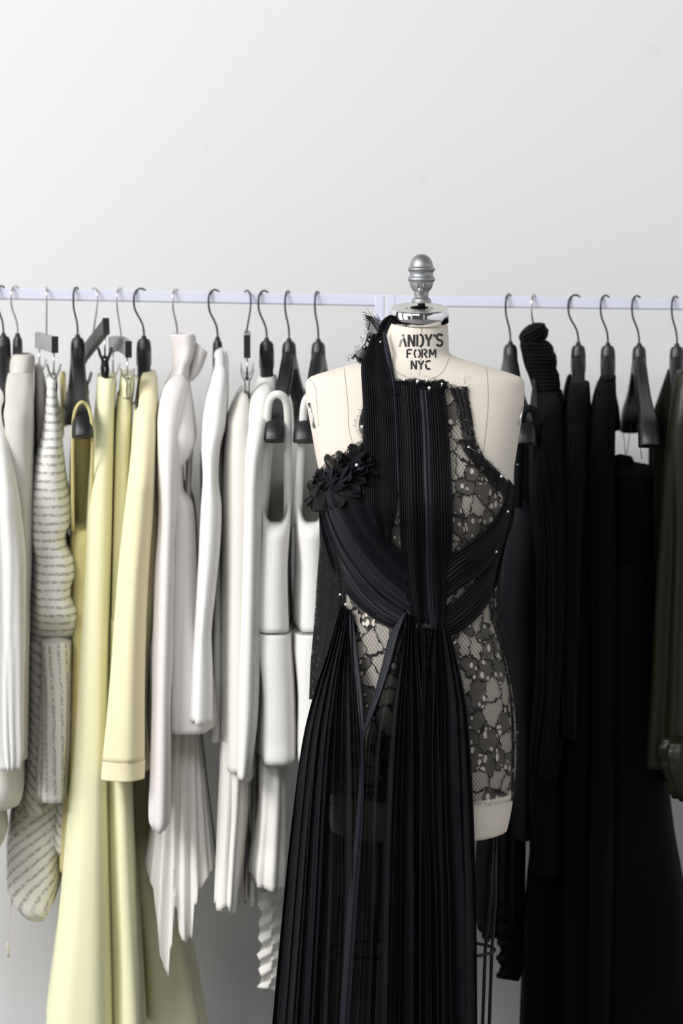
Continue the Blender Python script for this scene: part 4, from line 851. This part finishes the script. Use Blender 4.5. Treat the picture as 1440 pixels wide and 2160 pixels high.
# ---- skirts
def skY(px, py, u=None, v=None):
    px = np.asarray(px, float); py = np.asarray(py, float)
    L = np.interp(py, [1285, 1380, 1450, 1560, 1720, 1900, 2160, 2400], [716, 686, 660, 636, 614, 594, 566, 545])
    R = 1092 + 0 * L; c = (L + R) / 2; a = (R - L) / 2
    q = np.clip(np.abs(px - c) / a, 0, .999)
    b = np.interp(py, [1285, 1500, 1700, 2400], [.095, .128, .140, .155])
    base = -b * (1 - q ** 2.2) ** (1 / 2.2)
    k = np.clip((py - 1285) / 250, 0, 1)
    return frontY(px, np.minimum(py, 1700)) * (1 - k) + base * k
def sk(off): return lambda px, py, u, v: skY(px, py) - off
def skirt(name, mat, Lp, Rp, off, pl, amp, seed, nu=160, nv=120, soft=.010, label=None, solid=.0008): return panel(name, mat, Lp, Rp, off, nu, nv, pl=pl, amp=amp, soft=soft, depth=sk(off), seed=seed, label=label, wander=1.5, uneven=1.2, solid=solid, ridge=.011 if pl else 0)
BY = 2290
skirt('skirt_panel', 'chiffon', [(718, 1276), (690, 1376), (664, 1456), (638, 1564), (617, 1720), (598, 1900), (574, 2160), (563, BY)], [(736, 1286), (722, 1376), (712, 1456), (702, 1564), (694, 1720), (688, 1900), (676, 2160), (670, BY)], .012, 18, 0.0013, 30, nu=200)
skirt('skirt_panel', 'sheer', [(730, 1288), (714, 1376), (702, 1456), (692, 1564), (684, 1720), (678, 1900), (668, 2160), (662, BY)], [(740, 1290), (744, 1376), (750, 1456), (758, 1564), (764, 1720), (764, 1900), (752, 2160), (745, BY)], .007, 14, 0.0011, 31, label='sheer single layer of chiffon', solid=0)
skirt('ribbon_streamer', 'navy', [(733, 1290), (737, 1340), (742, 1400), (749, 1470), (757, 1550), (758, 1640), (752, 1720)], [(742, 1290), (750, 1340), (757, 1400), (765, 1470), (769, 1550), (768, 1640), (760, 1720)], .016, 0, 0, 32, nu=12, soft=.0012)
skirt('ribbon_streamer', 'navy', [(848, 1296), (822, 1340), (806, 1400), (790, 1460), (774, 1510), (764, 1545), (763, 1580), (758, 1640), (750, 1740), (738, 1860), (728, 1980), (716, 2160), (710, BY)], [(858, 1290), (842, 1340), (826, 1400), (806, 1460), (786, 1510), (770, 1548), (767, 1580), (768, 1640), (766, 1740), (758, 1860), (750, 1980), (738, 2160), (732, BY)], .022, 0, 0, 33, nu=14, soft=.002)
skirt('skirt_panel', 'sheer', [(858, 1296), (822, 1390), (798, 1470), (776, 1550), (768, 1640), (764, 1740), (760, 1900), (748, 2160), (742, BY)], [(864, 1300), (850, 1390), (838, 1470), (828, 1560), (820, 1680), (814, 1800), (812, 1900), (806, 2160), (804, BY)], .008, 16, 0.0011, 34, label='sheer single layer of chiffon', solid=0)
skirt('skirt_panel', 'chiffon', [(856, 1290), (845, 1390), (833, 1470), (823, 1560), (815, 1680), (808, 1800), (804, 1900), (797, 2160), (793, BY)], [(876, 1306), (882, 1390), (890, 1470), (896, 1560), (900, 1680), (905, 1800), (908, 1900), (910, 2160), (912, BY)], .014, 14, 0.0013, 35, nu=180)
skirt('skirt_panel', 'chiffon', [(912, 1324), (902, 1390), (896, 1470), (888, 1560), (886, 1680), (888, 1800), (892, 1900), (896, 2160), (898, BY)], [(946, 1324), (966, 1400), (984, 1490), (992, 1580), (997, 1680), (1001, 1800), (1004, 1900), (1006, 2160), (1007, BY)], .012, 16, 0.0013, 36, nu=180)
skirt('skirt_panel', 'sheer', [(868, 1310), (872, 1390), (868, 1470), (860, 1560), (855, 1700), (850, 1900), (846, 2160), (845, BY)], [(926, 1330), (926, 1390), (930, 1470), (934, 1560), (938, 1700), (940, 1900), (944, 2160), (945, BY)], .006, 13, 0.0009, 37, label='sheer single layer of chiffon', solid=0)
# back of the skirt, behind the form
panel('skirt_back', 'sheer', [(700, 1500), (684, 1700), (672, 1900), (655, 2160), (648, BY)], [(990, 1500), (1000, 1700), (1000, 1900), (1002, 2160), (1002, BY)], 0, 120, 60, pl=16, amp=.004, depth=lambda a, b, u, v: .135 + .02 * v + 0 * a, seed=38, solid=0, label='sheer back of the skirt')
# ---- ruffled flower at the left bust
def petal(name, mat, cx, cy, w, h, ang, curl, lift, seed, wave=.009, parent=None):
    rg = np.random.default_rng(seed); ph = rg.uniform(0, 6.28, 4); n = 18
    u, v = np.meshgrid(np.linspace(-1, 1, n), np.linspace(0, 1, n)); a = math.radians(ang)
    ww = w * (.45 + .65 * np.sin(np.clip(v * 1.9, 0, PI * .62))) * (1 - .15 * v ** 4)
    lx = u * ww / 2; ly = v * h * (1 - .12 * u ** 2)
    px = cx + lx * math.cos(a) + ly * math.sin(a); py = cy + lx * math.sin(a) - ly * math.cos(a)
    px = px + 5 * np.sin(v * 3.1 + u * 1.7 + ph[2]) * v; py = py + 5 * np.sin(u * 2.6 + ph[3] - v * 2) * v + .12 * h * np.sin(u * 5 + ph[0]) * v ** 2
    base = np.minimum(frontY(px, py), -.028)
    Y = base - lift - curl * (v ** 1.5) * K + wave * np.sin(u * 4 + ph[0] + v * 3) * v + wave * .6 * np.sin(u * 9 + ph[1]) * v + curl * .8 * K * u ** 2
    p = P(px, py, Y).reshape(-1, 3); return obj(name, mesh(name, p, gridfaces(n, n), np.stack([p[:, 0], p[:, 2]], -1)), MAT[mat], parent or gown, solid=.0006)
PET = [('navy', 706, 1026, 40, 40, -25, 14, .012), ('chiffon', 696, 1032, 34, 34, 60, 18, .016), ('chiffon', 728, 1000, 50, 46, 48, 16, .010), ('navy', 712, 1024, 30, 46, 40, 22, .019), ('chiffon', 748, 996, 52, 44, 30, 12, .010),
       ('chiffon', 688, 1030, 30, 30, -50, 10, .012), ('navy', 702, 1018, 22, 34, 5, 22, .021), ('chiffon', 716, 1042, 50, 40, 85, 10, .014), ('chiffon', 742, 1012, 46, 34, 75, 12, .014), ('chiffon', 682, 1024, 22, 28, -80, 10, .014), ('chiffon', 704, 1040, 56, 30, 165, 6, .010), ('chiffon', 680, 1040, 36, 22, 190, 4, .010), ('navy', 734, 1004, 20, 40, 62, 20, .020), ('chiffon', 755, 990, 36, 40, 75, 8, .012), ('chiffon', 726, 1026, 30, 34, 110, 8, .014), ('navy', 722, 984, 16, 26, -10, 14, .016)]
for i, (m_, *a) in enumerate(PET): petal('ruffle_petal', m_, *a, seed=200 + i)
for i, a in enumerate(((704, 1000, 40, 36, 5, 4, .006), (722, 990, 44, 34, -12, 4, .007), (742, 975, 40, 34, -30, 4, .008), (690, 1010, 26, 30, -30, 4, .006), (752, 962, 30, 26, -20, 3, .008), (684, 1022, 18, 32, -25, 3, .006))):
    petal('lace_petal', 'denselace', *a, seed=270 + i, wave=.004)
for i, a in enumerate(((684, 1038, 34, 36, -62, 4, .012), (676, 1048, 16, 38, -112, 3, .014), (676, 1044, 46, 36, 184, 2, .010), (676, 1016, 18, 26, -6, 3, .012), (682, 1018, 20, 24, -40, 4, .016))):
    petal('organza_petal', 'organza', *a, seed=240 + i, wave=.002)
for line in (((682, 1036), (668, 1020), (653, 1014), (651, 1026), (654, 1042), (660, 1050)), ((660, 1046), (652, 1048), (641, 1057), (650, 1055), (660, 1050)), ((658, 1050), (657, 1076), (670, 1077), (684, 1076))):
    q = cr(line, 24); Y = np.minimum(frontY(q[:, 0], q[:, 1]), -.028) - .014
    obj('petal_edge', mesh('petal_edge', *tube(P(q[:, 0], q[:, 1], Y), .0007, 5)), MAT['chiffon'], gown, 'rolled black petal edge')
panel('organza_end', 'organza', [(662, 1040), (659, 1058), (657, 1077)], [(690, 1040), (688, 1058), (687, 1076)], 0, 12, 14, depth=lambda a, b, u, v: -.045 - .01 * u + 0 * a, seed=46, solid=0)
panel('organza_end', 'organza', [(668, 1014), (655, 1016), (651, 1026), (655, 1044)], [(690, 1014), (680, 1022), (672, 1036), (664, 1050)], 0, 12, 14, depth=lambda a, b, u, v: -.048 - .01 * u + 0 * a, seed=47, solid=0)
# ---- lace ruffle standing behind the neck on the left shoulder
sh = lambda d: (lambda a, b, u, v: np.minimum(frontY(a, np.maximum(b, 700)) * np.clip((b - 740) / 60, 0, 1), 0) - d + 0 * a)
panel('collar_lace', 'denselace', [(771, 664), (774, 690), (778, 708), (768, 726), (752, 742), (740, 757)], [(800, 672), (800, 690), (806, 708), (802, 728), (792, 750), (776, 766)], 0, 36, 50, pl=3, amp=.006, soft=.006, depth=sh(.012), seed=40)
panel('collar_lace', 'denselace', [(773, 666), (782, 680), (790, 692), (797, 704)], [(806, 676), (806, 688), (806, 696), (806, 708)], 0, 24, 24, pl=2, amp=.004, depth=sh(.020), seed=41)
panel('collar_fold', 'chiffon', [(821, 665), (808, 674), (799, 690), (796, 708), (794, 724), (786, 742)], [(830, 664), (828, 690), (816, 712), (812, 728), (812, 745), (808, 762)], 0, 24, 40, pl=2, amp=.003, depth=sh(.014), seed=42)
panel('collar_lace', 'denselace', [(776, 700), (770, 722), (760, 745), (752, 764)], [(800, 706), (798, 730), (792, 752), (782, 772)], 0, 24, 30, pl=3, amp=.004, depth=sh(.022), seed=43)
fringe('collar_fringe', [(802, 672), (788, 668), (772, 662), (772, 680), (774, 700), (770, 715), (756, 735), (744, 750), (736, 762)], .012, 9, (-.55, -.5), 60, depth=-.003, seed=44, spread=1.0)
v, f = tube(cr(P(np.array([772, 783, 792, 799]), np.array([664, 678, 690, 703]), -.026), 16), .0009, 6); obj('collar_cord', mesh('collar_cord', v, f), MAT['lace_thread'], gown)
# ================================================================ pins
def pin(px, py, dx, dy, L, label, r=.0021, Y=None):
    Y = (frontY(np.array([px]), np.array([py]))[0] - .024) if Y is None else Y
    c = pt(px, py, Y); t = thing('dressmaker_pin', label, 'pin', c, 'pearl headed pins in the gown')
    v, f = lathe([(0, r)] + [(r * math.cos(a), r * math.sin(a)) for a in np.linspace(1.3, -1.3, 8)] + [(0, -r)], c, 16)
    obj('pin_head', mesh('pin_head', v, f), MAT['pearl'], t)
    n = math.hypot(dx, dy) + 1e-9; e = pt(px + dx / n * L, py + dy / n * L, Y + .004)
    obj('pin_shaft', mesh('pin_shaft', *tube([c, e], .00042, 6)), MAT['pinsteel'], t)
pin(802, 721, 0, 1, 4, 'pin below the lace collar, at the top of the halter strap', .0017, Y=-.045)
pin(851.5, 801, 0, 1, 5, 'first pin along the gathered neckline, nearest the halter strap', .0021)
pin(880, 804, -.3, 1, 12, 'second pin along the gathered neckline, just under the stencilled letters', .0027)
pin(900, 801.5, -.4, 1, 13, 'third pin along the gathered neckline, slanting down', .0020)
pin(905, 818, -.2, 1, 13, 'lowest pin of the neckline, below the slanting one', .0026)
pin(932, 809.5, -.3, 1, 12, 'last pin along the gathered neckline, at the start of the lace', .0019)
pin(977, 788, .12, 1, 25, 'long upright pin in the bare canvas above the lace corner', .0018, Y=frontY(np.array([977.]), np.array([806.]))[0] - .004)
pin(946, 743, .3, 1, 6, 'small pin at the side of the neck base', .0018, Y=-.012)
pin(763, 900, .1, 1, 16, 'pin on the left edge of the halter strap over the armhole lace', .0026, Y=frontY(np.array([763.]), np.array([900.]))[0] - .014)
pin(752, 981, .2, 1, 3, 'pin above the ruffled flower at the bust', .0030)
pin(988, 943, 1, .6, 20, 'pin in the lace armhole edge on the shaded side', .0019, Y=frontY(np.array([988.]), np.array([943.]))[0] - .013)
pin(1057, 1005, .3, 1, 3, 'pin at the armpit corner of the lace', .0023)
pin(1091, 980, 0, 1, 3, 'pin on the black strap beside the armpit', .0016, Y=.20)
pin(1071, 1079, -.7, .8, 9, 'upper pin on the right end of the wrap band', .0021, Y=frontY(np.array([1071.]), np.array([1079.]))[0] - .022)
pin(1047, 1164, -.8, .5, 9, 'lower pin on the right end of the wrap band', .0019)
pin(717, 1254, .7, .6, 10, 'upper of two pins at the left waist', .0021)
pin(729, 1275, .6, .9, 20, 'lower of two pins at the left waist, with a long bright shaft', .0023)
pin(1090, 1545, 0, 1, 2, 'pin alone on the dark hip at the right of the skirt', .0022, Y=-.01)
# ================================================================ light and camera
w = bpy.data.worlds.new('daylight'); SC.world = w; w.use_nodes = True
N, L = w.node_tree.nodes, w.node_tree.links; bg = N['Background']
tc = N.new('ShaderNodeTexCoord'); sx = N.new('ShaderNodeSeparateXYZ'); L.new(tc.outputs['Generated'], sx.inputs[0])
az = M(N, L, 'ARCTAN2', sx.outputs[0], M(N, L, 'MULTIPLY', sx.outputs[1], -1.0))        # 0 towards the room, negative to the left
def band_of(v, a, b, s):
    r1 = N.new('ShaderNodeMapRange'); r1.interpolation_type = 'SMOOTHSTEP'; r1.inputs[1].default_value = a - s; r1.inputs[2].default_value = a + s; L.new(v, r1.inputs[0])
    r2 = N.new('ShaderNodeMapRange'); r2.interpolation_type = 'SMOOTHSTEP'; r2.inputs[1].default_value = b - s; r2.inputs[2].default_value = b + s; L.new(v, r2.inputs[0])
    return M(N, L, 'SUBTRACT', r1.outputs[0], r2.outputs[0])
sky_bands = None                                                                                # bright sky bands added for stripes in the chrome and soft side light
for a, b, k in ((-1.62, -1.30, 1.0), (-1.18, -.86, 1.0), (-.62, -.52, .5), (.25, .32, .35), (.95, 1.02, .3)):
    t_ = M(N, L, 'MULTIPLY', band_of(az, a, b, .03), k); sky_bands = t_ if sky_bands is None else M(N, L, 'ADD', sky_bands, t_)
sky_bands = M(N, L, 'MULTIPLY', sky_bands, band_of(sx.outputs[2], -.45, .62, .05))
bg.inputs['Color'].default_value = (.94, .96, 1.0, 1); L.new(M(N, L, 'MULTIPLY_ADD', sky_bands, 1.9, .085), bg.inputs['Strength'])
def area(name, loc, target, sx, sy, power, col):
    L = bpy.data.lights.new(name, 'AREA'); L.shape = 'RECTANGLE'; L.size = sx; L.size_y = sy; L.energy = power; L.color = col
    o = bpy.data.objects.new(name, L); COL.objects.link(o); o.location = loc
    o.rotation_euler = (Vector(target) - Vector(loc)).to_track_quat('-Z', 'Y').to_euler(); return o
area('window_light', (-4.1, -3.5, 4.4), (0.0, .3, 1.3), 2.8, 2.6, 370, (1.0, .985, .965))
area('fill_light', (-1.1, -4.6, 4.4), (0, .5, 1.4), 2.2, 1.4, 95, (.95, .975, 1.0))  # added soft fill from the front left, no lamp stands there
cam = bpy.data.cameras.new('camera'); co = bpy.data.objects.new('camera', cam); COL.objects.link(co)
co.location = (0, -D, CZ); co.rotation_euler = (PI / 2, 0, 0)
cam.sensor_fit = 'VERTICAL'; cam.sensor_height = 36; cam.lens = 36 * F / 2160; cam.shift_y = (HY - 1080) / 2160
cam.clip_start = .05; cam.dof.use_dof = True; cam.dof.focus_distance = D - .09; cam.dof.aperture_fstop = 2.8
SC.camera = co
SC.view_settings.view_transform = 'Standard'; SC.view_settings.look = 'None'; SC.view_settings.gamma = 1; SC.view_settings.exposure = 0
SC.view_settings.use_curve_mapping = False
SC.cycles.transparent_max_bounces = 24; SC.cycles.max_bounces = 8
